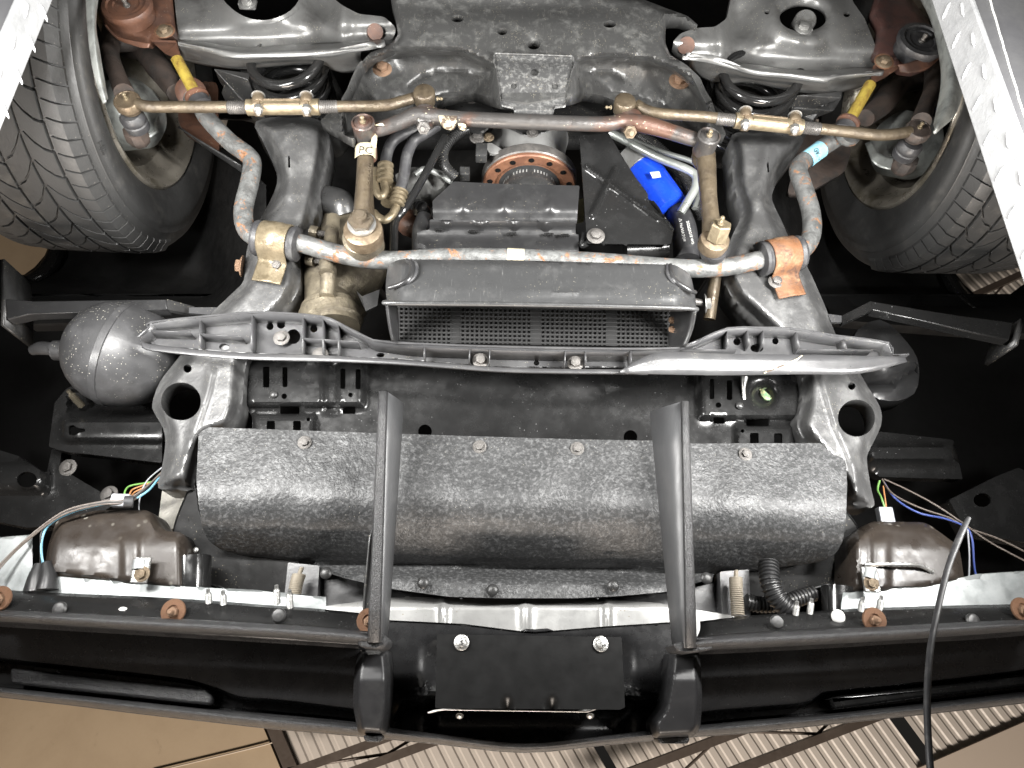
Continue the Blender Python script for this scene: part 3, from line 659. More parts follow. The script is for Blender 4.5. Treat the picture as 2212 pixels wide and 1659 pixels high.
# shock mounts
for (px, py, arm, tall) in ((535, 6, arm1, 0), (1735, 60, arm2, 1)):
    sb = wbox('shock_bar', P(px, py, .862), (.028, .022, .012), m_steel, arm, .002)
    hw('hex', px, py + 1, .855, .0085, m_steel, arm)
    if tall: lathe('shock_sleeve', [(.017, 0), (.019, .004), (.019, .03), (.016, .034), (.016, .06), (0, .06)], P(1742, 40, .858), m_steel, arm, (.06, -.3, .95), 20)
# ball joint plates, rust
def bj(pl, cx, cy, zc, r, par, mat, mcap, lab):
    p = hf('ball_joint_plate', rnd(pl, 8, 3), mat, par, lambda X, Y: zc + .028 - .014*gs(X, Y, cx, cy, r*2.0) + .012*(1 - sst(0, 10, seg_d(X, Y, pl, True))), step=7, thick=.004, skirt=.012, label=lab)
    c = P(cx, cy, zc)
    lathe('ball_joint', [(.036, -.022), (.036, -.006), (.040, -.004), (.041, .002), (.039, .006), (.032, .007), (.030, .004), (.022, .005), (.020, .003), (.008, .004), (0, .004)], c, mcap, par, label=lab.replace('plate', 'cap'))
    hw('zerk', cx, cy, zc - .003, .0055, m_bolt, par)
bj([(222, -40), (216, 20), (222, 48), (246, 74), (300, 88), (324, 94), (330, 84), (382, 86), (376, 40), (368, -40)], 275, 14, .835, 30, arm1, m_rust, m_rust, 'rust brown plate of the left ball joint')
loft('plate_lip', [[(222, 50, .845), (250, 78, .845), (300, 90, .842), (324, 94, .842)], [(230, 62, .85), (255, 86, .85), (300, 102, .848), (320, 103, .846)]], m_rust, arm1)
prism('web_plate', [(326, 86, .85), (380, 88, .85), (392, 128, .90), (355, 112, .90)], (0, 0, .004), m_rust, arm1)
bj([(1900, -30), (1880, 30), (1898, 60), (1886, 120), (1900, 128), (1935, 138), (1945, 150), (1975, 154), (2010, 140), (2034, 118), (2036, 96), (2015, 60), (1985, 18), (1950, -30)], 1990, 90, .835, 30, arm2, M('rust_dark', (.07, .035, .03), .5, .1, (.045, .03, .028), 30, bump=.2), m_rub, 'dark brown plate of the right ball joint')
loft('plate_lip', [[(1940, 140, .845), (1960, 136, .842), (2000, 122, .842), (2030, 112, .845)], [(1945, 158, .855), (1970, 158, .852), (2005, 148, .85), (2036, 120, .85)]], m_rust, arm2)
prism('web_plate', [(1888, 140, .85), (1946, 142, .85), (1912, 165, .89), (1882, 180, .90)], (0, 0, .004), m_rust, arm2)
for px, py, arm in ((356, 68, arm1), (1909, 134, arm2)):
    hw('washer', px, py, .848, .0165, m_rusto, arm); hw('hex', px, py, .845, .0078, m_gold, arm, 'bolt')
# sway bar end links: yellow zinc bolts
for a, b in (((382, 128, .87), (425, 208, .885)), ((1880, 182, .87), (1832, 265, .885))):
    sp = tube('end_link', [a, b], .0095, m_link_y, CAR, label='yellow zinc end link spacer')
    lathe('link_washer', [(.012, -.004), (.019, -.002), (.019, .002), (.012, .004)], P(*b), m_rust, sp, P(*b) - P(*a)); lathe('link_bushing', [(.012, 0), (.0165, .002), (.0165, .014), (.012, .016)], P(b[0] + (b[0]-a[0])*.06, b[1] + 5, b[2]+.003), m_rub, sp, P(*b) - P(*a))
# coil springs
def spring(cx, cy, rx, z0, turns, name, lab):
    c = P(cx, cy, z0); pts = []
    for i in range(int(turns*28) + 1):
        a = 2*math.pi*i/28; pts.append(c + Vector((rx*math.cos(a), rx*math.sin(a), i/28*.03)))
    bm = bmesh.new(); add_tube(bm, pts, .0085, 10); obj(name, bm, m_spring, CAR, lab)
spring(615, 120, .060, .885, 5, 'coil_spring', 'glossy black left coil spring'); spring(1648, 152, .064, .885, 5, 'coil_spring', 'glossy black right coil spring')
for pl in ([(520, 120), (600, 110), (700, 120), (745, 210), (720, 260), (640, 262), (560, 262), (520, 200)], [(1530, 160), (1600, 150), (1720, 170), (1760, 240), (1740, 300), (1640, 290), (1560, 285)]):
    hf('spring_tower', rnd(pl, 12), m_cross, CAR, 1.04, step=16, skirt=.1)
# bump stop brackets
prism('bump_stop', [(462, 148, .91), (540, 158, .91), (536, 172, .91), (512, 210, .95), (478, 200, .95), (486, 178, .93)], (0, 0, .03), m_blk, CAR, .002); prism('bump_stop', [(1722, 205, .91), (1820, 196, .91), (1818, 212, .91), (1790, 216, .93), (1756, 262, .96), (1726, 248, .96)], (0, 0, .03), m_blk, CAR, .002)

# ================================================================ hubs, knuckles, dust shields
def knuckle(m, pts, rad, label): return tube('steering_knuckle', pts, rad, m, CAR, label=label, seg=16)
k1 = knuckle(m_knuck, [(250, 40, .95), (236, 110, .93), (252, 160, .91), (268, 200, .90)], [.018, .016, .014, .016], 'brown cast left steering knuckle')
tube('knuckle_arm', [(268, 100, .99), (310, 105, .98), (345, 150, .97), (380, 200, .96)], [.02, .024, .022, .016], m_knuck, k1)
tube('knuckle_arm', [(236, 100, .95), (270, 92, .95), (330, 92, .96)], [.012, .016, .012], m_knuck, k1)
lathe('hub', [(.03, -.06), (.06, -.05), (.06, 0), (.045, .02), (.03, .03), (0, .03)], PX(300, 245, XC - .70), m_shieldm, k1, (1, .1, -.3))
k2 = knuckle(m_knuck, [(2020, 130, .95), (2016, 190, .93), (2000, 230, .91), (1990, 262, .90)], [.018, .016, .014, .016], 'dark cast right steering knuckle')
tube('knuckle_arm', [(1990, 170, .99), (1940, 180, .98), (1910, 220, .97), (1870, 255, .96)], [.02, .024, .022, .016], m_knuck, k2)
lathe('hub', [(.03, -.06), (.06, -.05), (.06, 0), (.045, .02), (.03, .03), (0, .03)], PX(1935, 310, XC + .70), m_shieldm, k2, (-1, .1, -.3))
loft('dust_shield', [[(184, -30, .735), (188, 60, .735), (198, 140, .74), (212, 195, .75), (222, 224, .76)], [(200, -30, .728), (203, 60, .728), (210, 130, .733), (220, 185, .745), (229, 218, .755)], [(216, -30, .745), (208, 50, .745), (216, 110, .75), (226, 170, .755), (234, 214, .765)]], m_shieldm, CAR, label='pale galvanised left brake dust shield')
loft('dust_shield', [[(1972, -30, .79), (2008, 40, .79), (2026, 110, .785), (2032, 180, .785), (2016, 268, .79)], [(2005, -30, .765), (2040, 60, .762), (2056, 140, .76), (2050, 215, .765), (2019, 280, .78)], [(2030, -30, .775), (2064, 60, .772), (2084, 150, .77), (2068, 240, .775), (2020, 290, .785)]], m_shieldm, CAR, label='polished right brake dust shield beside the runway')
loft('backing_plate', [[(250, 232, 1.0), (262, 275, 1.0), (300, 308, 1.0), (345, 285, 1.0)], [(280, 225, .99), (290, 250, .99), (310, 275, .99), (340, 255, .99)], [(300, 215, 1.0), (310, 235, 1.0), (330, 240, 1.0), (350, 230, 1.0)]], m_shieldm, CAR, label='grey left caliper plate')
loft('backing_plate', [[(1868, 310, 1.0), (1890, 355, 1.0), (1940, 365, 1.0), (1975, 330, 1.0)], [(1880, 305, .99), (1900, 330, .99), (1935, 340, .99), (1965, 315, .99)]], m_shieldm, CAR, label='grey right caliper plate')
# upper arms (rusty) behind the sway bar ends
hf('upper_control_arm', rnd([(388, 180), (470, 176), (474, 330), (440, 310), (400, 288), (384, 262), (386, 230)], 14), m_rust, CAR, lambda X, Y: 1.06 + .02*gs(X, Y, 425, 230, 30), step=10, thick=.004, skirt=.01, label='rust brown left upper control arm')
loft('arm_brace', [[(384, 275, 1.03), (430, 305, 1.03), (520, 358, 1.05)], [(400, 285, 1.06), (440, 318, 1.06), (528, 378, 1.07)]], m_blk, CAR)
hf('upper_control_arm', rnd([(1730, 280), (1830, 262), (1838, 330), (1826, 370), (1740, 420), (1700, 420), (1712, 370)], 12), m_knuck, CAR, lambda X, Y: 1.06 + .02*gs(X, Y, 1790, 330, 30), step=10, thick=.004, skirt=.01, label='brown right upper control arm')
lathe('arm_bushing', [(.022, -.02), (.026, 0), (.026, .02), (.012, .026), (0, .026)], P(415, 205, .97), m_rust, CAR, (.3, .5, -.8), label='rusty upper arm bushing')

# ================================================================ steering linkage
def tie_rod(tub, sl, clamps, inner, outer, mt, label, cupd):
    t = tube('tie_rod', tub, .0088, mt, CAR, label=label, n=5, seg=16)
    a, b = sl
    A, B = P(*a), P(*b); d = (B-A).normalized()
    bm = bmesh.new(); add_lathe(bm, [(.0088, 0), (.0125, .001), (.0125, .012), (.0118, .014), (.0118, (B-A).length - .014), (.0125, (B-A).length - .012), (.0125, (B-A).length), (.0088, (B-A).length + .001)], A, d, 18)
    slv = obj('sleeve', bm, m_goldb, t, 'bright zinc adjusting sleeve')
    for q in (-1, 1):                                # threads at both ends of the sleeve
        e = A if q < 0 else B; pr = []
        for i in range(10): pr += [(.0092, i*.0028), (.0103, i*.0028 + .0012)]
        lathe('thread', pr + [(.0088, .029)], e, m_bolt, t, d*q, 16)
    # slot rib along the sleeve
    rb = bmesh.new(); n0 = d.cross(Vector((0, 0, 1))).normalized()
    for q in (-.0045, .0045):
        m = [A.lerp(B, .25) + n0*q, A.lerp(B, .75) + n0*q]; add_tube(rb, [p + Vector((0, 0, -.0108)) for p in m], .002, 8)
    obj('sleeve_slot', rb, m_gold, t)
    for cx, cy in clamps:
        c = P(cx, cy, a[2]); bm = bmesh.new(); add_lathe(bm, [(.012, -.006), (.0145, -.0055), (.0145, .0055), (.012, .006)], c, d, 18); obj('clamp', bm, m_gold, t)
        up = P(cx, cy - 26, a[2] - .008); lo = P(cx, cy + 18, a[2] - .010); ax = (lo - up).normalized()
        bm = bmesh.new(); add_lathe(bm, [(.007, .000), (.0085, .002), (.0095, .009), (.0095, .016), (.0075, .019)], up, ax, 14); add_lathe(bm, [(.0045, .01), (.0045, .03), (0, .03)], up, ax, 10); obj('clamp_ear', bm, m_gold, t)
        hw('hex', up + ax*.003, 0, None, .0062, m_steel, t, 'clamp_bolt', ax=-ax); hw('nut', P(cx, cy + 1, a[2] - .012), 0, None, .0068, m_steel, t, 'clamp_nut', ax=ax)
    # outer end cup
    ox, oy = outer; oc = P(ox, oy, .848)
    lathe('outer_end', [(.0155, -.02), (.0175, -.014), (.0200, -.012), (.0205, -.002), (.0190, .001), (.0170, .0015), (.0165, .0005), (.006, .001), (0, .001)], oc, cupd, t, label='tie rod end cap'); hw('zerk', ox, oy - 2, .8475, .0042, m_goldb, t)
    bc = P(ox + (8 if ox < 1000 else -14), oy + 30, .872)
    lathe('dust_boot', [(.015, 0), (.0195, .006), (.0195, .014), (.018, .016), (.0195, .018), (.0185, .030), (.013, .034)], bc - Vector((0, 0, -.0)), m_rub, t, (0, 0, 1))
    lathe('stud_nut', [(.012, 0), (.018, .002), (.020, .016), (.016, .03), (.01, .034)], P(ox + (14 if ox < 1000 else -22), oy + 62, .912), m_knuck, t, (0, 0, 1), 8)
    ix, iy = inner; ic = P(ix, iy, .862)
    lathe('inner_end', [(.012, -.026), (.0165, -.022), (.0172, -.012), (.0172, -.002), (.0160, 0), (.0145, .0008), (0, .001)], P(ix, iy - 8, .845), m_pitman, t)
    hw('zerk', ix + (27 if ix < 1000 else -30), iy + 8, .858, .0036, m_goldb, t, ax=(1 if ix < 1000 else -1, 0, 0))
    lathe('inner_boot', [(.013, 0), (.0185, .004), (.0192, .010), (.0165, .020), (.012, .022)], P(ix + 1, iy + 14, .868), m_spring, t, (0, 0, 1))
    return t
tie_rod([(296, 224, .852), (318, 230, .853), (350, 231, .855), (480, 231, .855), (620, 231, .855), (740, 230, .855), (830, 228, .856), (872, 218, .858), (900, 210, .86)], ((533, 232, .855), (690, 231, .855)), ((558, 231), (662, 231)), (916, 205), (273, 216), m_pitman, 'bronze coloured left tie rod with clamped sleeve', m_gold)
tie_rod([(1375, 226, .86), (1396, 238, .858), (1430, 246, .856), (1520, 252, .855), (1600, 261, .855), (1740, 275, .855), (1850, 287, .855), (1900, 292, .855), (1940, 289, .853), (1966, 284, .852)], ((1586, 260, .855), (1732, 275, .855)), ((1610, 263), (1717, 273)), (1351, 224), (1986, 278), m_pitman, 'bronze coloured right tie rod with clamped sleeve', m_knuck)
cl = tube('center_link', [(800, 283, .868), (830, 276, .866), (868, 262, .864), (900, 250, .862), (935, 252, .862), (1000, 257, .862), (1143, 263, .862), (1300, 268, .862), (1345, 262, .862), (1390, 268, .862), (1440, 282, .864), (1490, 298, .866), (1516, 305, .868)], [.0115, .0115, .012, .0135, .013, .0118, .0118, .0118, .012, .014, .0125, .0118, .011], m_link, CAR, label='brown and black steel center link')
for px, py in ((918, 253), (1362, 262)):
    lathe('link_eye', [(.011, -.014), (.017, -.012), (.0185, 0), (.0175, .010), (.013, .013), (0, .013)], P(px, py, .866), m_link, cl, (0, .15, -.9)); hw('nut', px - 2, py + 22, .862, .0095, m_bolt if px < 1000 else m_gold, cl, ax=(0, .75, -.6))
for pl in ([(948, 238), (982, 240), (986, 258), (978, 274), (960, 272), (950, 258)], [(918, 230), (944, 233), (946, 246), (926, 246)], [(808, 272), (824, 266), (830, 274), (816, 288)], [(990, 266), (1004, 268), (1006, 275), (994, 274)]):
    cx0 = sum(p[0] for p in pl)/len(pl); a_ = [P(x, y, .8505 + .00002*(y-255)**2) for x, y in sm(pl, 3)]
    bm = bmesh.new(); add_prism(bm, a_, (0, 0, .006)); obj('paint_chip', bm, m_chip, cl, smooth=0)
def cup(name, px, py, r, h, mat, parent, lab=None, z=.845):
    lathe(name, [(r*.9, -h), (r, -h*.96), (r, -.006), (r*1.03, -.004), (r*1.03, 0), (r*.9, .0015), (r*.82, -.001), (r*.45, .002), (r*.4, .006), (r*.22, .007), (0, .007)], P(px, py, z), mat, parent, label=lab); hw('zerk', px, py, z - .006, .0045, m_goldb, parent)
cup('link_cup', 784, 264, .0175, .036, m_link, cl); cup('link_cup', 1532, 293, .0175, .036, m_link, cl)
# pitman arm and idler arm
pit = loft('pitman_arm', [[(772, 330, .895), (768, 400, .905), (762, 470, .912), (760, 500, .915)], [(776, 322, .875), (775, 400, .885), (770, 470, .893), (772, 505, .90)], [(800, 322, .875), (797, 400, .885), (794, 470, .893), (792, 505, .90)], [(808, 330, .895), (806, 400, .905), (810, 470, .912), (812, 500, .915)]], m_pitman, CAR, 5, 6, .012, 'tapered cast pitman arm with paper tag')
lathe('pitman_eye', [(.020, -.03), (.0285, -.026), (.030, -.008), (.029, -.002), (.025, 0), (.018, .001)], P(783, 494, .893), m_gold, pit); lathe('lock_washer', [(.015, 0), (.0215, .001), (.0215, .005), (.016, .006)], P(782, 486, .891), m_steel, pit)
n_ = hw('nut', 781, 481, .887, .0175, m_pitman, pit); n_.scale = (.0175, .0175, .0100); lathe('neck', [(.014, -.03), (.016, -.01), (.014, .0)], P(790, 312, .878), m_rust, pit)
lathe('sector_housing', [(.024, -.02), (.031, -.016), (.031, .01), (.028, .012)], P(785, 520, .93), m_cast, pit)
tg = loft('paper_tag', [[(767, 316, .880), (766, 342, .886)], [(778, 308, .866), (778, 334, .872)], [(801, 308, .866), (801, 334, .872)], [(813, 316, .880), (812, 344, .886)]], m_tape, pit, 4, 3, .0006, 'cream tag lettered PC')
text('tag_lettering', 'PC', (774, 331), (804, 333), .868, m_ink, pit, h=16, zf=lambda x, y: .862)
loft('torn_tag', [[(806, 282, .862), (800, 312, .866)], [(815, 294, .862), (812, 320, .866)]], m_tape, pit, 3, 3, .0006)
text('cast_numbers', '7827231', (795, 352), (789, 405), .88, m_pitman, pit, h=9, deep=.0012, zf=lambda x, y: .8795 + (y-330)*.00013 - .004)
idl = tube('idler_arm', [(1524, 335, .885), (1526, 360, .885), (1530, 420, .89), (1535, 470, .895), (1540, 505, .90)], [.016, .0155, .0135, .0135, .017], m_pitman, CAR, label='round steel idler arm with gold hex end')
lathe('idler_eye', [(.015, -.026), (.022, -.02), (.0235, -.008), (.022, 0), (.012, .003), (0, .003)], P(1545, 516, .893), m_gold, idl); bm = bmesh.new(); add_lathe(bm, [(.0165, -.004), (.0165, .022), (.0145, .0245), (0, .0245)], P(1549, 512, .888), (.06, -.35, -.9), 6); obj('idler_hex', bm, m_goldb, idl, smooth=0, bevel=.001); hw('zerk', P(1556, 484, .860), 0, None, .0048, m_goldb, idl, ax=(.06, -.35, -.9))
lathe('idler_boot', [(.02, 0), (.021, .01), (.016, .02)], P(1543, 538, .915), m_rub, idl, (0, 0, 1)); tube('idler_shank', [(1520, 320, .89), (1512, 340, .895), (1518, 358, .895)], [.012, .014, .012], m_pitman, idl)
tube('steering_rod', [(1545, 600, 1.0), (1532, 690, 1.02)], .010, m_pitman, CAR)
hw('hex', 1522, 656, .985, .009, m_steel, CAR, ax=(1, 0, -.2)); tube('jack_screw', [(1490, 650, .985), (1520, 655, .985)], .006, m_bolt, CAR)

# ================================================================ sway bar
sway = tube('sway_bar', [(432, 222, .915), (448, 255, .925), (495, 305, .935), (535, 335, .94), (545, 355, .94), (538, 400, .94), (526, 450, .94), (530, 490, .94), (552, 512, .94), (600, 520, .94), (650, 526, .94), (700, 540, .945), (780, 558, .95), (860, 562, .955), (960, 556, .958), (1110, 557, .96), (1300, 566, .958), (1420, 576, .955), (1500, 580, .95), (1570, 576, .945), (1630, 564, .94), (1690, 552, .94), (1730, 542, .94), (1752, 510, .94), (1752, 460, .94), (1734, 400, .94), (1724, 368, .94), (1734, 350, .94), (1775, 320, .935), (1812, 296, .925)], .0148, m_sway, CAR, n=5, seg=18, label='blue grey sway bar with orange rust flecks')
for p in ((420, 208), (1826, 282)):
    lathe('bar_eye', [(.02, -.006), (.022, 0), (.02, .006)], P(p[0]+6, p[1]+8, .905), m_sway, sway, (.2, .2, -1))
def tapewrap(name, i0, pts, r, mat, lab):
    bm = bmesh.new(); add_tube(bm, cr([P(*p) for p in pts], 5), r, 20, caps=False); obj(name, bm, mat, sway, lab)
tapewrap('blue_tape', 0, [(1742, 345, .9385), (1758, 333, .937), (1773, 322, .9355)], .0152, m_tapeb, 'pale blue tape marked GY on the bar')
text('tape_lettering', 'GY', (1757, 322), (1763, 336), .9205, m_ink, sway, h=10, zf=lambda x, y: .9208); text('tape_lettering', '4721176', (1762, 325), (1768, 346), .9205, m_ink, sway, h=4, zf=lambda x, y: .9215)
tapewrap('yellow_tape', 0, [(1095, 556, .9598), (1132, 558, .9598)], .0152, m_tape, 'cream tape band on the sway bar')
def strap(a, b, zc, mat, bolt, lab, r=.027, wid=.045):
    A, B = P(*a, zc), P(*b, zc); d = (B-A).normalized(); c = (A+B)/2; p = Vector((0, 0, 1)).cross(d).normalized()
    if p.y < 0: p = -p
    bu = lathe('sway_bushing', [(.016, -.036), (.027, -.034), (.0285, -.030), (.0265, -.025), (.0265, .025), (.0285, .030), (.027, .034), (.016, .036)], c, m_rub, CAR, d, 30, 'black rubber sway bar bushing')
    prof = [p*-.040 + Vector((0, 0, .016)), p*-.030 + Vector((0, 0, .014))]
    for k in range(13):
        t = R_(170 - 160*k/12); prof.append(p*math.cos(t)*r + Vector((0, 0, -math.sin(t)*r)))
    prof += [p*.030 + Vector((0, 0, .008)), p*.036 + Vector((0, 0, .013)), p*.060 + Vector((0, 0, .015)), p*.068 + Vector((0, 0, .015))]
    prof = cr(prof, 2); bm = bmesh.new(); us = [-.5, -.46, -.2, -.16, .16, .2, .46, .5]; hs = [0, .0015, .0015, .003, .003, .0015, .0015, 0]; g = []
    for q in prof:
        row = []
        for u, h in zip(us, hs): row.append(bm.verts.new(c + q + d*u*wid + Vector((0, 0, -h))))
        g.append(row)
    for i in range(len(g)-1):
        for j in range(len(us)-1): bm.faces.new((g[i][j], g[i][j+1], g[i+1][j+1], g[i+1][j]))
    st = obj('bushing_bracket', bm, mat, CAR, lab, solid=.003, soff=0)
    hw('hex', bolt[0], bolt[1], zc + .013, .0072, m_bolt, st)
strap((556, 514), (640, 528), .94, m_goldb, (598, 575), 'gold zinc sway bar bracket on the left rail'); strap((1644, 560), (1728, 546), .94, m_rusto, (1676, 609), 'rusty orange sway bar bracket on the right rail')

# ================================================================ steering gearbox
gb = loft('steering_gearbox', [[(668, 440, 1.10), (640, 560, 1.10), (655, 620, 1.09), (640, 670, 1.08), (640, 720, 1.08)], [(705, 440, 1.04), (680, 540, 1.03), (690, 600, 1.02), (665, 660, 1.02), (660, 715, 1.03)], [(745, 450, 1.02), (720, 530, 1.0), (725, 600, 1.0), (705, 655, 1.0), (700, 710, 1.01)], [(800, 460, 1.03), (775, 540, 1.01), (775, 600, 1.02), (760, 650, 1.03), (745, 712, 1.04)], [(828, 470, 1.09), (835, 560, 1.05), (830, 610, 1.07), (800, 660, 1.09), (775, 720, 1.10)]], m_cast, CAR, 6, 6, .01, 'cast steering gearbox beside the left rail')
tube('gearbox_rib', [(720, 470, .99), (712, 560, .975), (706, 640, .98)], [.011, .013, .012], m_cast, gb); tube('gearbox_rib', [(706, 565, .968), (705, 590, .965)], .012, m_cast, gb)
A_, B_ = P(702, 575, 1.035), P(716, 712, 1.03); gl = (B_-A_).length
lathe('gearbox_bore', [(.034, -.03), (.040, 0), (.038, gl*.5), (.040, gl*.62), (.046, gl*.66), (.046, gl*.72), (.050, gl*.75), (.050, gl*.9), (.046, gl*.93), (.046, gl), (0, gl)], A_, m_cast, gb, B_-A_, 36)
for px, py in ((686, 502), (678, 560)):
    tube('gearbox_boss', [(px - 14, py - 2, .985), (px + 2, py + 2, .985)], .011, m_cast, gb); hw('stud', px + 2, py + 2, .985, .0055, m_bolt, gb, ax=(1, .2, -.2))
text('cast_numbers', '560344', (690, 690), (725, 706), .978, m_cast, gb, h=6, deep=.001)
tube('reservoir_hose', [(700, 430, 1.03), (735, 440, 1.02), (745, 465, 1.03)], .025, m_blk, CAR)
prism('rock_guard', [(770, 628, 1.0), (782, 640, .99), (820, 625, 1.0), (815, 660, 1.0), (790, 672, 1.0)], (0, 0, .004), m_blk, CAR)
# ================================================================ engine front: guards, hoses, filter
hf('heat_guard', rnd([(980, 392), (1080, 397), (1252, 401), (1246, 483), (1080, 480), (936, 476), (934, 434)], 3), m_plast, CAR, lambda X, Y: .955 + .012*sst(450, 480, Y) - .006*gs(X, Y, 1000, 440, 9, 18) - .006*gs(X, Y, 1090, 440, 9, 18) - .006*gs(X, Y, 1190, 440, 9, 18), step=7, thick=.003, skirt=.004, label='flat black heat guard in front of the pulley')
def z_ic(X, Y):
    z = .958 + .03*sst(500, 548, Y) - .02*(1-sst(476, 500, Y))
    for cx in (965, 1038, 1112, 1180): z = z - .008*np.clip(1 - np.hypot((X-cx)/15, (Y-484)/13), 0, 1)
    return z
ic = hf('intercooler_tank', rnd([(928, 474), (1244, 481), (1243, 506), (1250, 506), (1250, 552), (905, 546), (900, 500), (928, 496)], 4), m_plast, CAR, z_ic, step=5, thick=.003, skirt=.06, label='welded black intercooler tank above the sway bar')
for x, y, w in ((948, 496, 16), (1022, 500, 20), (1105, 505, 20), (1185, 506, 20), (1220, 508, 18)):
    bm = bmesh.new(); q = [P(x - w/2 + i*w/8, y + (i % 2)*1.4, .9535) for i in range(9)]; add_tube(bm, q, [.0022, .0034]*4 + [.0022], 8); obj('weld_bead', bm, m_blkg, ic)
tube('tank_end', [(918, 470, .99), (908, 500, .985), (908, 545, .99)], .014, m_plast, ic); lathe('tank_neck', [(.02, -.03), (.024, -.02), (.024, .02), (.02, .03)], P(903, 488, 1.03), m_rust, ic, (1, .4, 0))
tri = hf('triangular_bracket', rnd([(1252, 293), (1314, 287), (1328, 310), (1343, 336), (1372, 382), (1400, 419), (1400, 430), (1413, 437), (1456, 494), (1449, 528), (1268, 526)], 4), m_blkg, CAR, lambda X, Y: .945 + .00006*(Y-290) - .010*ridge(X, Y, [(1268, 360), (1340, 412), (1421, 470)], 5) - .010*ridge(X, Y, [(1330, 363), (1305, 412), (1279, 464)], 5) + .01*(1 - sst(0, 6, seg_d(X, Y, [(1400, 430), (1456, 494)]))), step=4.5, thick=.003, skirt=.004, label='glossy black triangular bracket with pressed cross ribs')
hw('hex', 1287, 510, .956, .0085, m_bolt, tri)
tube('bracket_foot', [(1262, 505, .97), (1258, 530, .97), (1275, 522, .965), (1290, 522, .965)], .005, m_blkg, tri)
tube('bracket_foot', [(1350, 540, 1.0), (1440, 535, 1.0)], .018, m_blkg, tri)
prism('cream_spacer', [(1246, 432, .985), (1262, 428, .985), (1262, 472, .985), (1243, 476, .985)], (0, 0, .01), m_ply, CAR)
fa, fb = P(1370, 340, 1.03), P(1450, 455, 1.03); fx = (fb-fa)
fl = lathe('oil_filter', [(.030, .028), (.0335, .032), (.0335, fx.length - .012), (.031, fx.length - .004), (.023, fx.length), (0, fx.length)], fa, m_blue, CAR, fx, 36, 'bright blue oil filter')
lathe('filter_neck', [(.026, -.012), (.032, -.008), (.032, .028), (.030, .030)], fa, m_alu, fl, fx, 30)
prism('filter_label', [(1404, 372, .986), (1424, 370, .986), (1428, 382, .986), (1410, 385, .986)], (0, 0, .001), m_print, fl)
tube('steel_pipe', [(1318, 287, .985), (1349, 303, .985), (1416, 338, .985), (1480, 364, .985), (1502, 380, .985), (1503, 402, .985), (1490, 428, .99), (1470, 460, 1.0)], .0075, M('pipe_grey', (.36, .38, .36), .35, .6, bump=.05), CAR, label='bent grey steel pipe beside the blue filter')
tube('steel_pipe', [(1340, 291, 1.0), (1420, 325, 1.0), (1500, 352, 1.0), (1515, 385, 1.0), (1500, 450, 1.0)], .005, M('pipe_dark', (.2, .21, .2), .4, .6, bump=.05), CAR)
tube('wire_loom', [(1380, 292, 1.03), (1420, 320, 1.03), (1470, 370, 1.04), (1495, 420, 1.04), (1520, 470, 1.05)], .010, m_blk, CAR, ribs=(.004, .0018), seg=12, label='ribbed wire loom behind the steel pipe')
tube('wire_loom', [(1400, 330, 1.05), (1450, 370, 1.05), (1490, 420, 1.05)], .012, m_blk, CAR, ribs=(.004, .0018), seg=12)
hs = tube('radiator_hose', [(1452, 440, 1.07), (1466, 465, 1.03), (1478, 500, 1.015), (1483, 560, 1.02)], .022, m_rub, CAR, seg=24, label='black radiator hose with white print')
text('hose_print', '2GS623G18 WO', (1482, 478), (1494, 528), .982, m_print, hs, h=6, zf=lambda x, y: .9885 + .00002*(x-1476)**2*.6 - (y-478)*.00003); text('hose_print', '△ Ha/VIATOR', (1466, 472), (1476, 523), .982, m_print, hs, h=6, zf=lambda x, y: .9885 + .00002*(x-1476)**2*.6 - (y-478)*.00003)
# power steering hoses
for pts, fit, tubep in (([(905, 278, .93), (870, 290, .93), (848, 306, .935), (836, 332, .94), (833, 358, .945)], ((833, 353, .945), (832, 396, .95)), [(830, 396, .95), (831, 412, .95), (824, 424, .95), (815, 416, .95), (811, 398, .955), (810, 375, .96)]),
                        ([(945, 270, .93), (918, 288, .93), (894, 304, .935), (879, 336, .94), (873, 376, .95), (865, 411, .955)], ((866, 410, .955), (856, 446, .96)), [(857, 446, .96), (847, 464, .96), (832, 475, .96), (818, 470, .96), (808, 460, .965)])):
    h = tube('power_steering_hose', pts, .0095, m_rub, CAR, seg=16, label='black rubber power steering hose')
    A, B = P(*fit[0]), P(*fit[1]); L = (B-A).length; pr = []
    for i in range(4): pr += [(.0105, L*(i/4 + .02)), (.0135, L*(i/4 + .07)), (.0135, L*(i/4 + .16)), (.0105, L*(i/4 + .21))]
    lathe('hose_ferrule', pr, A, m_goldb, h, B-A, 20); tube('hose_tube', tubep, .0068, m_goldb, h)
tube('gear_fitting', [(846, 400, .97), (838, 440, .97)], .012, m_goldb, CAR); tube('gear_fitting', [(812, 372, .965), (811, 390, .962)], .012, m_goldb, CAR)
tube('black_rod', [(962, 295, .955), (916, 381, .96), (878, 445, .965), (858, 470, .97), (852, 490, .97), (851, 545, .97)], .0068, m_spring, CAR, n=6, label='glossy black bent rod')
tube('wire_loom', [(1020, 275, .97), (995, 285, .97), (972, 303, .97), (957, 330, .975), (962, 360, .98), (985, 383, .99)], .008, m_blk, CAR, ribs=(.0042, .0016), seg=12, label='ribbed black wire loom beside the pulley')
tube('brake_pipe', [(895, 378, 1.0), (912, 366, 1.0), (935, 370, 1.0), (975, 392, 1.0)], .0055, M('pipe_pale', (.3, .31, .3), .4, .5, bump=.05), CAR)
pump = hf('pump_housing', rnd([(850, 378), (890, 360), (930, 362), (965, 372), (960, 402), (930, 420), (880, 408)], 10), M('pump_alu', (.15, .15, .145), .5, .3, (.1, .1, .095), 40, bump=.4), CAR, lambda X, Y: 1.05 - .03*gs(X, Y, 905, 385, 40, 25), step=9, skirt=.04, label='grey pump housing')
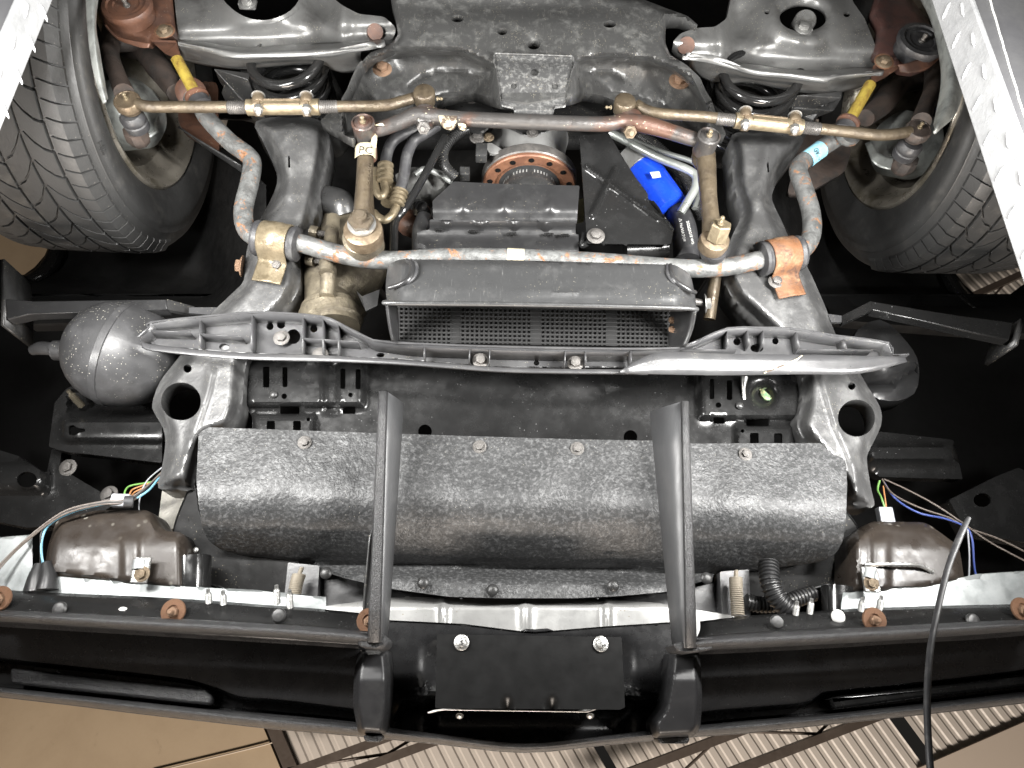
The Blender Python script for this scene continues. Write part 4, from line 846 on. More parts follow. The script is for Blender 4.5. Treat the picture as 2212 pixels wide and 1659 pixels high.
lathe('bracket_post', [(.012, 0), (.012, .03), (.02, .034), (.02, .04), (0, .04)], P(1033, 300, 1.0), m_blk, CAR); hw('hex', 1031, 298, .985, .008, m_bolt, CAR); hw('hex', 1055, 297, .985, .006, m_gold, CAR)
prism('sensor_bracket', [(1040, 310, .99), (1062, 308, .99), (1085, 322, .99), (1085, 332, .99), (1058, 330, .99)], (0, 0, .008), m_alu, CAR, .001)
wbox('sensor', P(1040, 330, .985), (.02, .03, .02), m_blk, CAR, .002); wbox('sensor', P(1004, 376, 1.0), (.018, .018, .02), m_blk, CAR, .002)
lathe('ball_fitting', [(.012, -.02), (.016, -.01), (.016, .0), (.011, .01), (0, .012)], P(910, 452, 1.0), m_spring, CAR); tube('ball_fitting_hose', [(870, 440, 1.03), (890, 446, 1.02), (905, 446, 1.01)], .011, m_blk, CAR, ribs=(.005, .002))

# ================================================================ air scoop and mesh
sc_out = rnd([(838, 572), (862, 560), (1110, 562), (1460, 572), (1492, 592), (1502, 640), (1505, 668), (1484, 666), (1080, 656), (858, 654), (834, 648), (833, 610)], 12, 4)
def z_sc(X, Y):
    c = np.abs(X - 1168)/333
    return .895 - .012*sst(560, 640, Y) + .04*np.clip(c - .86, 0, 1)/.14*sst(0, 1, np.clip(c - .86, 0, 1)/.14) + .02*(1 - sst(556, 575, Y)) - .003*ridge(X, Y, [(838, 626), (1080, 628), (1500, 640)], 3)
scoop = hf('air_scoop', sc_out, m_scoop, CAR, z_sc, step=8, thick=.004, skirt=.01, label='scratched black plastic air scoop below the sway bar')
tube('scoop_lip', [(836, 652, .897), (850, 655, .884), (1080, 657, .882), (1300, 661, .882), (1486, 666, .884), (1503, 670, .90)], .0035, m_scoop, scoop, n=6)
for q in ([(878, 562, .893), (890, 572, .888), (888, 595, .884), (870, 612, .884), (840, 622, .892)], [(1448, 572, .893), (1450, 592, .887), (1462, 610, .885), (1488, 626, .888), (1502, 632, .9)]):
    tube('corner_seam', q, [.003, .0045, .0045, .004, .003], m_plast, scoop, n=6)
    tube('corner_seam', [(x + (9 if x < 1100 else -7), y - 1, z + .001) for x, y, z in q], [.002, .003, .003, .003, .002], m_rub, scoop, n=6)
loft('scoop_side', [[(836, 654, .888), (842, 700, .91), (850, 738, .93)], [(858, 658, .93), (862, 700, .95), (862, 738, .965)]], m_plast, scoop, thick=.003); loft('scoop_side', [[(1502, 668, .888), (1494, 710, .91), (1478, 750, .93)], [(1448, 668, .96), (1446, 710, .965), (1440, 750, .97)]], m_plast, scoop, thick=.003)
bm = bmesh.new()
def meshpt(px, py): return P(px, py, .985 - .02*(py - 655)/90)
def bar(a, b, w, t=.0012):
    d = (b-a).normalized(); n = ray(1143, 700).normalized(); s = d.cross(n).normalized()*w/2
    add_prism(bm, [a - s, a + s, b + s, b - s], n*t)
x = 862.0
while x < 1452:
    mull = any(abs(x - m) < 6 for m in (985, 1157, 1322)); bar(meshpt(x, 652 + (x-862)*.016), meshpt(x, 740 + (x-862)*.016), 0.0031 if not mull else .012); x += 10.2
for k in range(11): bar(meshpt(856, 654 + k*9.0), meshpt(1456, 663 + k*9.2), .0030, .0014)
obj('scoop_mesh', bm, M('mesh_black', (.016, .016, .016), .7, 0, bump=0, spec=.2), scoop, 'black square mesh inside the air scoop', smooth=0)
hw('pin', 1452, 692, .955, .006, m_boltr, scoop, 'rivet'); hw('pin', 1452, 712, .955, .006, m_boltr, scoop, 'rivet')

# ================================================================ ribbed lower baffle
top = [(299, 728), (321, 708), (326, 696), (457, 682), (545, 675), (620, 677), (696, 684), (733, 698), (806, 735), (916, 743), (1080, 749), (1268, 753), (1467, 752), (1520, 730), (1572, 709), (1640, 708), (1712, 710), (1806, 725), (1919, 740), (1928, 766), (1963, 765)]
bot = [(306, 749), (330, 757), (430, 768), (540, 776), (700, 780), (862, 786), (1080, 803), (1300, 806), (1550, 808), (1720, 806), (1873, 805), (1940, 790), (1962, 781)]
baf = hf('lower_baffle', rnd([(x, y+3) for x, y in top[1:-1]] + [(1900, 778), (1550, 794), (1080, 794), (862, 776), (540, 764), (330, 748)], 3), m_baff, CAR, lambda X, Y: .972 + .012*sst(760, 900, X)*(1 - sst(1400, 1500, X)), holes=[ell(583, 705, 8), ell(607, 702, 9, 8), ell(634, 727, 15, 16), ell(678, 710, 8), ell(822, 767, 9, 5), ell(484, 749, 11, 7), ell(1159, 784, 6), ell(1025, 778, 12, 10), ell(1592, 738, 8), ell(1675, 737, 7), ell(1635, 752, 14, 9)], step=10, thick=.003, label='ribbed plastic baffle running across below the radiator')
def wall(name, pl, z0, z1, par, mat=m_baff, th=.003, label=None):
    w = [P(x, y, z0) for x, y in pl]; bm = bmesh.new()
    A = [bm.verts.new(p) for p in w]; B = [bm.verts.new((p.x, p.y, z1)) for p in w]
    for i in range(len(w)-1): bm.faces.new((A[i], A[i+1], B[i+1], B[i]))
    return obj(name, bm, mat, par, label, 30, solid=th, soff=0)
wall('baffle_edge', top, .942, .985, baf, label='rear wall of the baffle')
tube('baffle_bead', [(x, y, .942) for x, y in top], .0018, m_baff, baf, n=2, seg=8)
b2 = [(306, 749), (330, 757), (430, 768), (540, 776), (700, 780), (862, 787), (970, 795), (1080, 803), (1200, 806), (1300, 807), (1400, 808)]
loft('baffle_lip', [[(x, y - (13 if x < 840 else 10), .947) for x, y in b2], [(x, y - (11 if x < 840 else 8), .941) for x, y in b2], [(x, y, .941) for x, y in b2], [(x, y + 2, .952) for x, y in b2]], m_baff, baf, 3, 3, .003, 'rolled front lip of the baffle')
loft('baffle_face', [[(1340, 800, .93), (1420, 762, .93), (1560, 764, .93), (1720, 766, .93), (1840, 768, .93), (1955, 770, .932)], [(1340, 806, .932), (1440, 808, .934), (1560, 810, .936), (1720, 808, .936), (1860, 806, .936), (1960, 782, .936)]], m_baff, baf, 4, 3, .003, 'dusty right face of the baffle with a pale scratch')
bm = bmesh.new(); add_tube(bm, [P(1733, 768, .929), P(1722, 776, .9295), P(1690, 790, .931), P(1650, 806, .935)], [.0008, .0012, .001, .0012], 6); obj('paint_scrape', bm, m_chip, baf)
for a, b in (((432, 692), (430, 762)), ((545, 678), (541, 770)), ((655, 682), (652, 776)), ((698, 690), (697, 778)), ((731, 700), (731, 780)), ((917, 747), (915, 786)), ((1015, 750), (1013, 792)), ((1058, 751), (1057, 796)), ((1222, 755), (1220, 800)), ((1265, 756), (1266, 800)), ((1362, 756), (1366, 802)), ((1571, 712), (1573, 762)), ((1614, 712), (1622, 760)), ((1649, 712), (1650, 762)), ((1720, 714), (1729, 766)), ((1822, 731), (1831, 768)),
             ((322, 714), (432, 717)), ((432, 721), (545, 727)), ((648, 730), (806, 738)), ((1467, 755), (1622, 756)), ((1728, 755), (1924, 756))):
    wall('rib', [a, (b[0] - (b[0]-a[0])*.2, b[1] - (16 if b[1]-a[1] > 25 else 0))], .948, .975, baf, th=.0016)
for px, py in ((608, 730), (692, 767), (1038, 779), (1243, 785)): hw('hex', px, py, .962, .007, m_bolt, baf)
# fender struts
s1 = prism('fender_strut', [(70, 650, .985), (360, 646, .985), (362, 668, .985), (70, 678, .985), (15, 690, .985), (10, 645, .985)], (0, 0, .02), m_plast, CAR, .002, 'muddy black bar below the left wheel arch')
prism('strut_web', [(360, 646, .985), (420, 662, 1.02), (420, 680, 1.02), (362, 668, .985)], (0, 0, .01), m_blk, s1); prism('strut_tail', [(408, 664, 1.0), (470, 664, 1.0), (452, 680, 1.0), (408, 676, 1.0)], (0, 0, .006), m_baff, s1); wall('strut_end', [(5, 560), (8, 640), (6, 702)], .985, 1.06, s1, m_blk, .006)
s2 = prism('fender_strut', [(1882, 650, .985), (1884, 670, .985), (1980, 690, .985), (2100, 718, .985), (2180, 735, .985), (2190, 696, .985), (2080, 682, .985), (1990, 668, .985)], (0, 0, .02), m_blkg, CAR, .002, 'black bar below the right wheel arch')  # darker black than the left bar, standing in for the right bay's shade
prism('strut_web', [(1882, 650, .985), (1884, 670, .985), (1820, 700, 1.02), (1815, 684, 1.02)], (0, 0, .01), m_blkg, s2); prism('strut_tail', [(1788, 678, 1.0), (1818, 682, 1.0), (1818, 696, 1.0), (1796, 696, 1.0)], (0, 0, .006), m_baff, s2); wall('strut_end', [(2208, 690), (2195, 745)], .985, 1.06, s2, m_blk, .006)

# ================================================================ radiator support
cen = (1131, 870)
def boxr(X, Y, x0, x1, y0, y1, w): return sst(x0 - w, x0 + w, X)*(1 - sst(x1 - w, x1 + w, X))*sst(y0 - w, y0 + w, Y)*(1 - sst(y1 - w, y1 + w, Y))
def z_rs(X, Y):
    z = 1.05 - .02*boxr(X, Y, 532, 785, 770, 878, 8) - .02*boxr(X, Y, 1512, 1730, 795, 905, 8) + .008*boxr(X, Y, 700, 730, 780, 890, 6)
    z = z - .016*boxr(X, Y, 548, 680, 895, 1000, 6) - .016*boxr(X, Y, 1590, 1716, 920, 1000, 6)
    z = z + .02*sst(0, 1, np.clip(1.2 - np.hypot(X-1647, Y-856)/34, 0, 1)) + .012*gs(X, Y, 1131, 900, 330, 80)
    return z
rs = hf('radiator_support', rnd([(527, 770), (1735, 790), (1735, 895), (1720, 925), (1720, 990), (545, 985), (546, 900), (523, 872)], 8), m_blkg, CAR, z_rs, holes=[rect(568, 792, 582, 837), rect(610, 793, 621, 836), rect(735, 796, 746, 840), rect(768, 797, 779, 841), rect(605, 877, 647, 894), rect(740, 879, 768, 894), rect(576, 909, 594, 930), rect(633, 909, 650, 931), ell(614, 856, 6), ell(757, 853, 5), ell(666, 906, 4), ell(918, 932, 15), ell(1362, 944, 15), rect(1533, 818, 1543, 862), rect(1570, 821, 1582, 864), ell(1552, 875, 6), rect(1541, 900, 1566, 915), rect(1612, 904, 1661, 920), ell(1604, 931, 4), rect(1620, 935, 1639, 962), rect(1672, 936, 1690, 962)], step=7, thick=.002, label='stamped black radiator support with slots')
lathe('drain_seat', [(.030, 0), (.029, .002), (.020, .004), (.0, .004)], P(1649, 858, 1.062), m_blk, rs); lathe('drain_plug', [(.012, 0), (.012, .01), (.009, .012), (.009, .004), (0, .004)], P(1655, 855, 1.055), m_patina, rs, label='green stained brass drain plug'); prism('drain_wing', [(1638, 838, 1.046), (1648, 840, 1.046), (1672, 862, 1.046), (1668, 872, 1.046)], (0, 0, .006), m_patina, rs, .001)
tube('silver_pin', [(1608, 814, 1.02), (1606, 838, 1.025), (1608, 863, 1.03)], [.006, .0035, .003], m_steel, rs); hw('pin', 591, 852, 1.028, .006, m_blk, rs); hw('pin', 1598, 876, 1.028, .006, m_blk, rs)

# ================================================================ fibre shield
sh_o = rnd([(430, 922), (540, 926), (830, 936), (1080, 944), (1250, 949), (1420, 952), (1500, 958), (1812, 957), (1828, 1000), (1830, 1052), (1827, 1127), (1822, 1165), (1808, 1194), (1780, 1211), (1740, 1218), (1618, 1234), (1540, 1240), (1542, 1248), (1443, 1278), (1330, 1288), (1241, 1292), (1080, 1292), (970, 1289), (846, 1272), (740, 1248), (688, 1230), (674, 1213), (594, 1206), (520, 1198), (476, 1188), (448, 1166), (434, 1130), (424, 1040)], 14, 5)
def z_sh(X, Y):
    t = (Y - 18*(X-1130)/700 - 930)/290
    fl = sst(640, 700, X)*(1 - sst(1540, 1600, X))
    z = .992 - .045*t + .34*np.clip(t - .42, 0, 2)**2
    k = sst(1.0, 1.14, t)*fl
    z = z*(1 - k) + (1.040 - .02*(t - 1.14))*k + .012*np.exp(-((t - 1.02)/.03)**2)*fl
    return z + .0016*np.sin(X*.021 + 1.3)*np.sin(Y*.03) + .0012*np.sin(X*.043 + Y*.017)
sh = hf('fibre_shield', sh_o, m_shield, CAR, z_sh, step=9, thick=.004, skirt=.004, label='textured grey fibre shield bulging across the front')
for px, py in ((658, 956), (1036, 965), (1247, 969), (1610, 981)): hw('hex', px, py, .984, .0058, m_bolt, sh)
for px, py in ((704, 1238), (914, 1259), (1064, 1275), (1325, 1265), (1526, 1249)): hw('pin', px, py, 1.030, .0085, m_blk, sh)
hf('shield_wing', sm([(420, 1046), (398, 1080), (376, 1140), (374, 1190), (392, 1225), (450, 1262), (560, 1290), (620, 1290), (640, 1200), (500, 1180), (440, 1140)], 3), m_blk, CAR, lambda X, Y: 1.05 + .0003*(Y-1150), step=12, thick=.003, label='black left wing behind the shield'); hf('shield_wing', sm([(1800, 1090), (1832, 1112), (1856, 1150), (1868, 1200), (1862, 1228), (1830, 1252), (1720, 1280), (1600, 1290), (1600, 1220), (1780, 1190)], 3), m_blk, CAR, lambda X, Y: 1.05 + .0003*(Y-1150), step=12, thick=.003, label='black right wing behind the shield')
hw('pin', 423, 1188, 1.045, .004, m_steel, CAR)

# ================================================================ valance: L shaped trims, fins, flange with bolts
def valance(strip_t, strip_b, fin, wall_t, side, lab):
    v = loft('valance_trim', [[(x, y, .935) for x, y in strip_t], [(x, (y + y2)/2 - 2, .924) for (x, y), (_, y2) in zip(strip_t, strip_b)], [(x, y - 3, .932) for x, y in strip_b], [(x, y + 2, .960) for x, y in strip_b]], m_grain, CAR, 4, 4, .005, lab)
    (tx0, tx1, tx2), (bx0, bx1, bx2), ty, ty2, by = fin
    # narrow grained edge and broad flat side of the upright fin
    N_ = 6
    def row(xt, xb, yt, yb, zt, zb): return [(xt + (xb-xt)*k/N_, yt + (yb-yt)*k/N_, zt + (zb-zt)*k/N_) for k in range(N_ + 1)]
    sg = 1 if tx2 > tx1 else -1
    loft('fin_edge', [row(tx0, bx0, ty + 2, by, .903, .935), row(tx0 + sg*2.5, bx0 + sg*3, ty, by, .890, .922), row(tx1 - sg*4, bx1 - sg*4, ty, by, .889, .921), row(tx1, bx1, ty + 2, by, .895, .926)], m_grain, v, 1, 2, .003)
    loft('fin_side', [row(tx1, bx1, ty + 2, by, .8955, .9265), row((tx1+tx2)/2, (bx1+bx2)/2, (ty+ty2)/2, by, .925, .943), row(tx2, bx2, ty2, by, .955, .96)], m_fin_lit, v, 1, 1, .003, smooth=15)
    return v
st = [(-40, 1318), (150, 1325), (300, 1333), (450, 1341), (594, 1349), (700, 1356), (800, 1364)]; sb = [(-40, 1338), (150, 1350), (300, 1360), (450, 1368), (594, 1376), (700, 1384), (820, 1392)]
vl = valance(st, sb, ((818, 838, 873), (793, 822, 838), 845, 872, 1388), None, -1, 'grained black valance trim on the left turning up into a fin')
sr = [(1504, 1376), (1618, 1368), (1760, 1361), (1887, 1354), (2050, 1346), (2260, 1336)]; sb2 = [(1484, 1404), (1618, 1398), (1760, 1391), (1887, 1384), (2050, 1373), (2260, 1358)]
vr = valance(sr, sb2, ((1488, 1470, 1403), (1506, 1480, 1452), 866, 890, 1400), None, 1, 'grained black valance trim on the right turning up into a fin')
prism('trim_corner', [(772, 1363, .929), (822, 1366, .929), (838, 1378, .929), (838, 1394, .929), (822, 1403, .929), (772, 1396, .929)], (0, 0, .05), m_grain, vl, .006)
prism('trim_corner', [(1478, 1384, .929), (1505, 1377, .929), (1540, 1376, .929), (1540, 1403, .929), (1492, 1410, .929), (1464, 1406, .929), (1453, 1392, .929)], (0, 0, .05), m_grain, vr, .006)
loft('fin_gap', [[(800, 1160, .96), (790, 1260, .965), (782, 1375, .97)], [(818, 1100, .97), (808, 1250, .975), (800, 1375, .98)]], m_blk, vl)
def flangew(pt, pb, par, lab): return loft('valance_flange', [[(x, y, .985) for x, y in pt], [(x, (y+y2)/2, .965) for (x, y), (_, y2) in zip(pt, pb)], [(x, y, .95) for x, y in pb]], m_blkg, par, 4, 3, .003, lab)
f1 = flangew([(-40, 1272), (150, 1282), (300, 1288), (450, 1297), (594, 1308), (700, 1316), (792, 1326)], [(x, y + 3) for x, y in st], vl, 'glossy black left flange with torx bolts'); f2 = flangew([(1512, 1342), (1618, 1330), (1760, 1320), (1887, 1313), (2050, 1308), (2260, 1304)], [(x, y + 3) for x, y in sr], vr, 'glossy black right flange with torx bolts')
for px, py, k in ((130, 1318, 0), (264, 1327, 2), (603, 1332, 0), (375, 1326, 1), (0, 1298, 1), (797, 1346, 1), (1677, 1346, 0), (1810, 1332, 2), (1888, 1344, 1), (2100, 1343, 0), (2208, 1322, 1)):
    p_ = vl if px < 1000 else vr
    if k == 0: hw('torx', px, py - 2, .953, .0092, m_blk, p_)
    elif k == 2: hw('pin', px, py, .964, .009, m_print, p_, 'white_plug')
    else: hw('washer', px, py - 5, .952, .0155, m_rusto, p_, 'rusty_washer'); hw('nut', px, py - 3, .950, .0058, m_boltr, p_)
for px, py in ((484, 1302), (599, 1290), (627, 1300), (452, 1299), (1717, 1324), (1748, 1318), (1858, 1316), (1898, 1312)): hw('stud', px, py + 14, .985, .0045, m_steel, vl if px < 1000 else vr, ax=(0, -.8, -.6))

# ================================================================ headlight shells, zinc panels, brackets (left lit, right dark)
zl = hf('headlight_panel', rnd([(-40, 1165), (70, 1155), (70, 1240), (330, 1262), (560, 1275), (705, 1290), (705, 1330), (-40, 1310)], 3), m_zinc, CAR, 1.005, step=16, thick=.002, label='bare zinc left headlight panel'); zr = hf('headlight_panel', rnd([(1820, 1280), (2010, 1262), (2110, 1240), (2260, 1230), (2260, 1330), (1815, 1330)], 3), m_zinc, CAR, 1.005, step=16, thick=.002, label='bare zinc right headlight panel')
def shell(pl, cx, cy, lab):
    pr = rnd(pl, 16, 4)
    return hf('headlight_shell', pr, m_brown, CAR, lambda X, Y: 1.0 + .014*(1 - sst(0, 16, seg_d(X, Y, pr, True))) - .004*boxr(X, Y, cx + 34, cx + 70, cy - 30, cy + 120, 8) + .014*(1 - sst(1100, 1190, Y)), step=7, thick=.003, skirt=.05, label=lab)
sl = shell([(104, 1180), (122, 1122), (210, 1102), (326, 1102), (350, 1146), (398, 1150), (402, 1280), (300, 1270), (92, 1246)], 230, 1190, 'flat dark brown left headlight shell with water marks'); s_r = shell([(1838, 1160), (1880, 1126), (2000, 1128), (2072, 1180), (2084, 1258), (2005, 1278), (1835, 1286)], 1850, 1190, 'dull brown right headlight shell')
for px, py, p_ in ((305, 1232, sl), (1880, 1252, s_r)):
    wbox('spring_clip', P(px, py, .985), (.022, .035, .006), m_steel, p_, .002); hw('hex', px + 2, py + 8, .982, .006, m_gold, p_); tube('clip_barrel', [(px - 2, py - 22, .985), (px - 4, py - 2, .985)], .009, m_zinc, p_)
for pts, p_ in (([(418, 1205, 1.03), (415, 1320, 1.03)], vl), ([(1812, 1270, 1.03), (1815, 1340, 1.03)], vr)): tube('bumper_shock', pts, .024, m_spring, CAR, seg=20, label='glossy black bumper mounting tube')
# return springs and channel brackets
for pts, ch in (([(652, 1226, 1.03), (640, 1262, 1.03), (632, 1318, 1.03)], [(622, 1215), (690, 1222), (683, 1318), (612, 1312)]), ([(1590, 1232, 1.03), (1590, 1270, 1.03), (1594, 1330, 1.03)], [(1555, 1235), (1618, 1230), (1622, 1330), (1560, 1330)])):
    c = hf('channel_bracket', rnd(ch, 4), m_baff, CAR, lambda X, Y: 1.06, step=14, thick=.003, skirt=.03, label='grey channel behind the return spring')
    bm = bmesh.new(); w = cr([P(x, y, z - .0) for x, y, z in pts[1:]] if False else [P(*p) for p in pts], 6); n = 26; hel = []
    for i in range(n*12 + 1):
        t = i/(n*12); k = min(int(t*(len(w)-1)), len(w)-2); q = w[k].lerp(w[k+1], t*(len(w)-1) - k); d = (w[-1]-w[0]).normalized(); a_ = d.orthogonal().normalized(); b_ = d.cross(a_); a = 2*math.pi*i/12
        rr_ = .0082 if t > .22 else .002; hel.append(q + (a_*math.cos(a) + b_*math.sin(a))*rr_)
    add_tube(bm, hel, .0013, 6); obj('return_spring', bm, m_tape if False else M('spring_tan', (.24, .21, .165), .5, .1, bump=.1), CAR, 'small tan coil spring below the shield')
tube('wire_loom', [(1660, 1215, 1.03), (1664, 1260, 1.02), (1680, 1295, 1.02), (1706, 1318, 1.02)], .0125, m_plast, CAR, ribs=(.0052, .0022), seg=14, label='thick ribbed loom right of the spring'); tube('wire_loom', [(1610, 1300, 1.05), (1650, 1306, 1.05), (1700, 1300, 1.05), (1760, 1280, 1.05)], .010, m_blk, CAR, ribs=(.0052, .002), seg=12)
# vacuum reservoirs
def sphere(cx, cy, z, r, mat, lab):
    s_ = lathe('vacuum_tank', [(0, -r)] + [(r*math.sin(R_(a)), -r*math.cos(R_(a))) for a in range(10, 90, 10)] + [(r*1.0, -.006), (r*1.025, -.005), (r*1.025, .005), (r, .006)] + [(r*math.cos(R_(a))*.98, .006 + r*1.02*math.sin(R_(a))) for a in range(10, 90, 10)] + [(0, .006 + r*1.02)], P(cx, cy, z), mat, CAR, (.93, .20, .18), 48, lab)
    return s_
m_tank = M('tank_plastic', (.035, .035, .036), .42, 0, (.07, .07, .072), 18, .45, .75, speck=(.55, .53, .45), ss=240, sp=.10, bump=.1, rv=.1)
t1 = sphere(262, 764, 1.03, .084, m_tank, 'round black vacuum tank with mud specks'); tube('tank_nipple', [(118, 757, 1.03), (140, 757, 1.03)], .016, m_tank, t1); tube('tank_nipple', [(70, 757, 1.04), (90, 752, 1.035), (120, 755, 1.03)], [.008, .011, .010], m_tank, t1)
hf('tank_housing', sm([(1840, 735), (1900, 690), (1960, 740), (1985, 790), (1975, 850), (1920, 866), (1870, 840)], 3), m_plast, CAR, lambda X, Y: 1.10 - .05*gs(X, Y, 1915, 770, 60, 70) + .02*ridge(X, Y, [(1870, 830), (1920, 830), (1975, 795)], 8), step=10, thick=.004, skirt=.05, label='dark plastic housing behind the right rail')
# side brackets; on the right the gloss black also stands in for shade
br = hf('side_bracket', rnd([(105, 965), (118, 870), (145, 838), (165, 832), (350, 890), (350, 1000), (140, 975)], 5), m_blkg, CAR, lambda X, Y: 1.10 - .03*boxr(X, Y, 135, 420, 905, 950, 8) + .02*boxr(X, Y, 150, 420, 845, 890, 6), holes=[rnd([(148, 920), (158, 918), (170, 925), (184, 926), (184, 932), (172, 935), (160, 941), (148, 938)], 3)], step=8, thick=.003, skirt=.02, label='stamped black left bracket with a keyhole'); hw('stud', 178, 878, 1.10, .006, m_cast, br, ax=(-.3, -.4, -.8))
hf('side_bracket', rnd([(1870, 1005), (1880, 930), (2060, 950), (2080, 1035), (1900, 1030)], 5), m_blkg, CAR, lambda X, Y: 1.14 - .03*boxr(X, Y, 1870, 2060, 960, 1000, 8), step=12, thick=.003, skirt=.02, label='stamped black right bracket in shadow')
w1 = hf('fender_brace', rnd([(-40, 960), (40, 985), (100, 1025), (112, 970), (134, 968), (128, 1010), (255, 1085), (180, 1130), (60, 1140), (-40, 1120)], 4), m_blkg, CAR, lambda X, Y: 1.13 - .03*boxr(X, Y, -60, 100, 1000, 1060, 16), holes=[ell(58, 1036, 22, 17)], step=10, thick=.003, skirt=.03, label='black left fender brace with an oval hole'); hw('hex', 147, 1010, 1.13, .008, m_bolt, w1); hw('hex', 236, 1068, 1.13, .008, m_bolt, w1)
hf('fender_brace', rnd([(2050, 1080), (2150, 1030), (2200, 1010), (2260, 1040), (2260, 1180), (2090, 1150)], 4), m_blkg, CAR, 1.14, holes=[ell(2122, 1080, 19, 15)], step=14, thick=.003, skirt=.03, label='black right fender brace with an oval hole')
prism('bay_crossbar', [(480, 1090, 1.12), (350, 1060, 1.12), (340, 1140, 1.12), (400, 1145, 1.12)], (0, 0, .02), M('bay_grey', (.2, .19, .165), .5, .2, (.14, .135, .12), 60, bump=.3), CAR)
# wires
def wire(c, pts, r=.0022): tube('wire', pts, r*.6, m_wire[c], CAR, n=5, seg=8, label=c + ' wire')
wire('blue', [(345, 1030, 1.03), (320, 1060, 1.02), (280, 1082, 1.01), (230, 1088, 1.0), (160, 1105, 1.0), (110, 1130, 1.0), (92, 1160, 1.0), (90, 1200, 1.0), (100, 1240, 1.01)], .0026)
wire('brown', [(350, 1020, 1.03), (318, 1050, 1.02), (275, 1078, 1.005), (220, 1084, .998), (150, 1100, .996), (100, 1130, .996), (40, 1180, .99), (-20, 1240, .98)], .0026)
wire('brown', [(345, 1034, 1.03), (312, 1066, 1.02), (270, 1086, 1.005), (215, 1090, .998), (146, 1108, .996), (96, 1138, .996), (34, 1190, .99), (-20, 1250, .98)], .0024)
wire('black', [(348, 1026, 1.035), (315, 1056, 1.02), (276, 1082, 1.006), (225, 1086, .998), (150, 1104, .997), (95, 1140, .998), (88, 1180, 1.0), (88, 1238, 1.01)])
wire('green', [(345, 1038, 1.05), (310, 1044, 1.045), (280, 1050, 1.04), (270, 1062, 1.03), (269, 1078, 1.02)]); wire('orange', [(345, 1036, 1.05), (305, 1050, 1.045), (284, 1060, 1.04), (278, 1080, 1.02)]); wire('orange', [(345, 1040, 1.05), (310, 1054, 1.045), (288, 1066, 1.04), (283, 1082, 1.02)]); wire('grey', [(350, 1010, 1.04), (320, 1036, 1.03), (305, 1064, 1.03), (300, 1095, 1.03), (302, 1106, 1.03)], .0018)
wbox('connector', P(262, 1082, 1.01), (.026, .018, .014), m_wire['grey'], CAR, .002, 'grey plug on the left wires'); tube('wire_wrap', [(268, 1084, 1.002), (288, 1084, 1.006)], .0085, m_rub, CAR)
for pts in ([(85, 1218, 1.0), (80, 1245, 1.0), (76, 1280, 1.0)], [(100, 1215, 1.0), (104, 1245, 1.0), (100, 1275, 1.0)]): tube('bulb_socket', pts, [.006, .011, .015], m_plast, CAR, seg=14, label='grey bulb socket')
wire('brown', [(1905, 1035, 1.06), (1930, 1068, 1.05), (1990, 1098, 1.04), (2050, 1118, 1.04), (2090, 1140, 1.04), (2160, 1165, 1.04), (2240, 1205, 1.03)], .0022); wire('brown', [(1910, 1035, 1.06), (1960, 1058, 1.05), (2020, 1090, 1.04), (2080, 1130, 1.04), (2140, 1172, 1.04), (2240, 1225, 1.03)], .0022); wire('navy', [(1908, 1040, 1.06), (1935, 1078, 1.05), (1985, 1108, 1.04), (2040, 1120, 1.04), (2085, 1138, 1.04), (2100, 1165, 1.04), (2104, 1220, 1.04), (2112, 1265, 1.04)], .0026); wire('green', [(1900, 1038, 1.06), (1896, 1058, 1.06), (1904, 1076, 1.05), (1914, 1106, 1.05)], .0026); wire('orange', [(1908, 1050, 1.06), (1912, 1080, 1.05), (1915, 1104, 1.05)], .002); wire('grey', [(2090, 1140, 1.04), (2094, 1200, 1.04), (2092, 1270, 1.04)], .002)
wbox('connector', P(1912, 1115, 1.045), (.022, .026, .014), m_wire['grey'], CAR, .002, 'grey plug on the right wires'); tube('bulb_socket', [(2112, 1262, 1.03), (2112, 1300, 1.03)], .02, m_plast, CAR, label='dark bulb socket')
bm = bmesh.new(); ch = cr([P(1868, 1220, .995), P(1930, 1219, .985), P(1985, 1222, .99), P(2014, 1236, 1.0)], 10)
add_tube(bm, ch, [.0022 if i % 2 else .0034 for i in range(len(ch))], 6); obj('beaded_chain', bm, m_steel, CAR, 'small bright beaded tie on the right shell')

# ================================================================ bumper
alu = hf('bumper_beam', rnd([(640, 1318), (740, 1304), (846, 1291), (950, 1289), (1080, 1290), (1295, 1294), (1420, 1302), (1510, 1318), (1620, 1336), (1500, 1380), (1155, 1380), (1118, 1380), (840, 1350), (700, 1340)], 6), m_alu, CAR, lambda X, Y: 1.075 - .02*sst(1288, 1312, Y) - .010*(gs(X, Y, 958, 1330, 9, 60) + gs(X, Y, 1135, 1330, 12, 60) + gs(X, Y, 1312, 1330, 9, 60)), step=6, thick=.004, skirt=.03, label='bare aluminium bumper beam behind the plate')
hf('splash_plate', rnd([(690, 1240), (880, 1270), (1440, 1282), (1556, 1255), (1556, 1330), (690, 1330)], 6), m_baff, CAR, 1.09, step=20, thick=.003)
cu = hf('bumper_underside', rnd([(838, 1340), (1000, 1348), (1118, 1363), (1155, 1366), (1300, 1354), (1455, 1344), (1475, 1540), (1480, 1578), (1300, 1600), (1130, 1614), (950, 1594), (810, 1574), (815, 1540)], 5), m_bump, CAR, lambda X, Y: 1.045 + .05*sst(1450, 1550, Y) - .03*ridge(X, Y, [(842, 1560), (870, 1520), (930, 1500), (1340, 1500), (1420, 1520), (1445, 1560)], 16) + .03*boxr(X, Y, 930, 1350, 1400, 1600, 30), step=9, thick=.004, label='glossy black centre of the bumper around the plate')
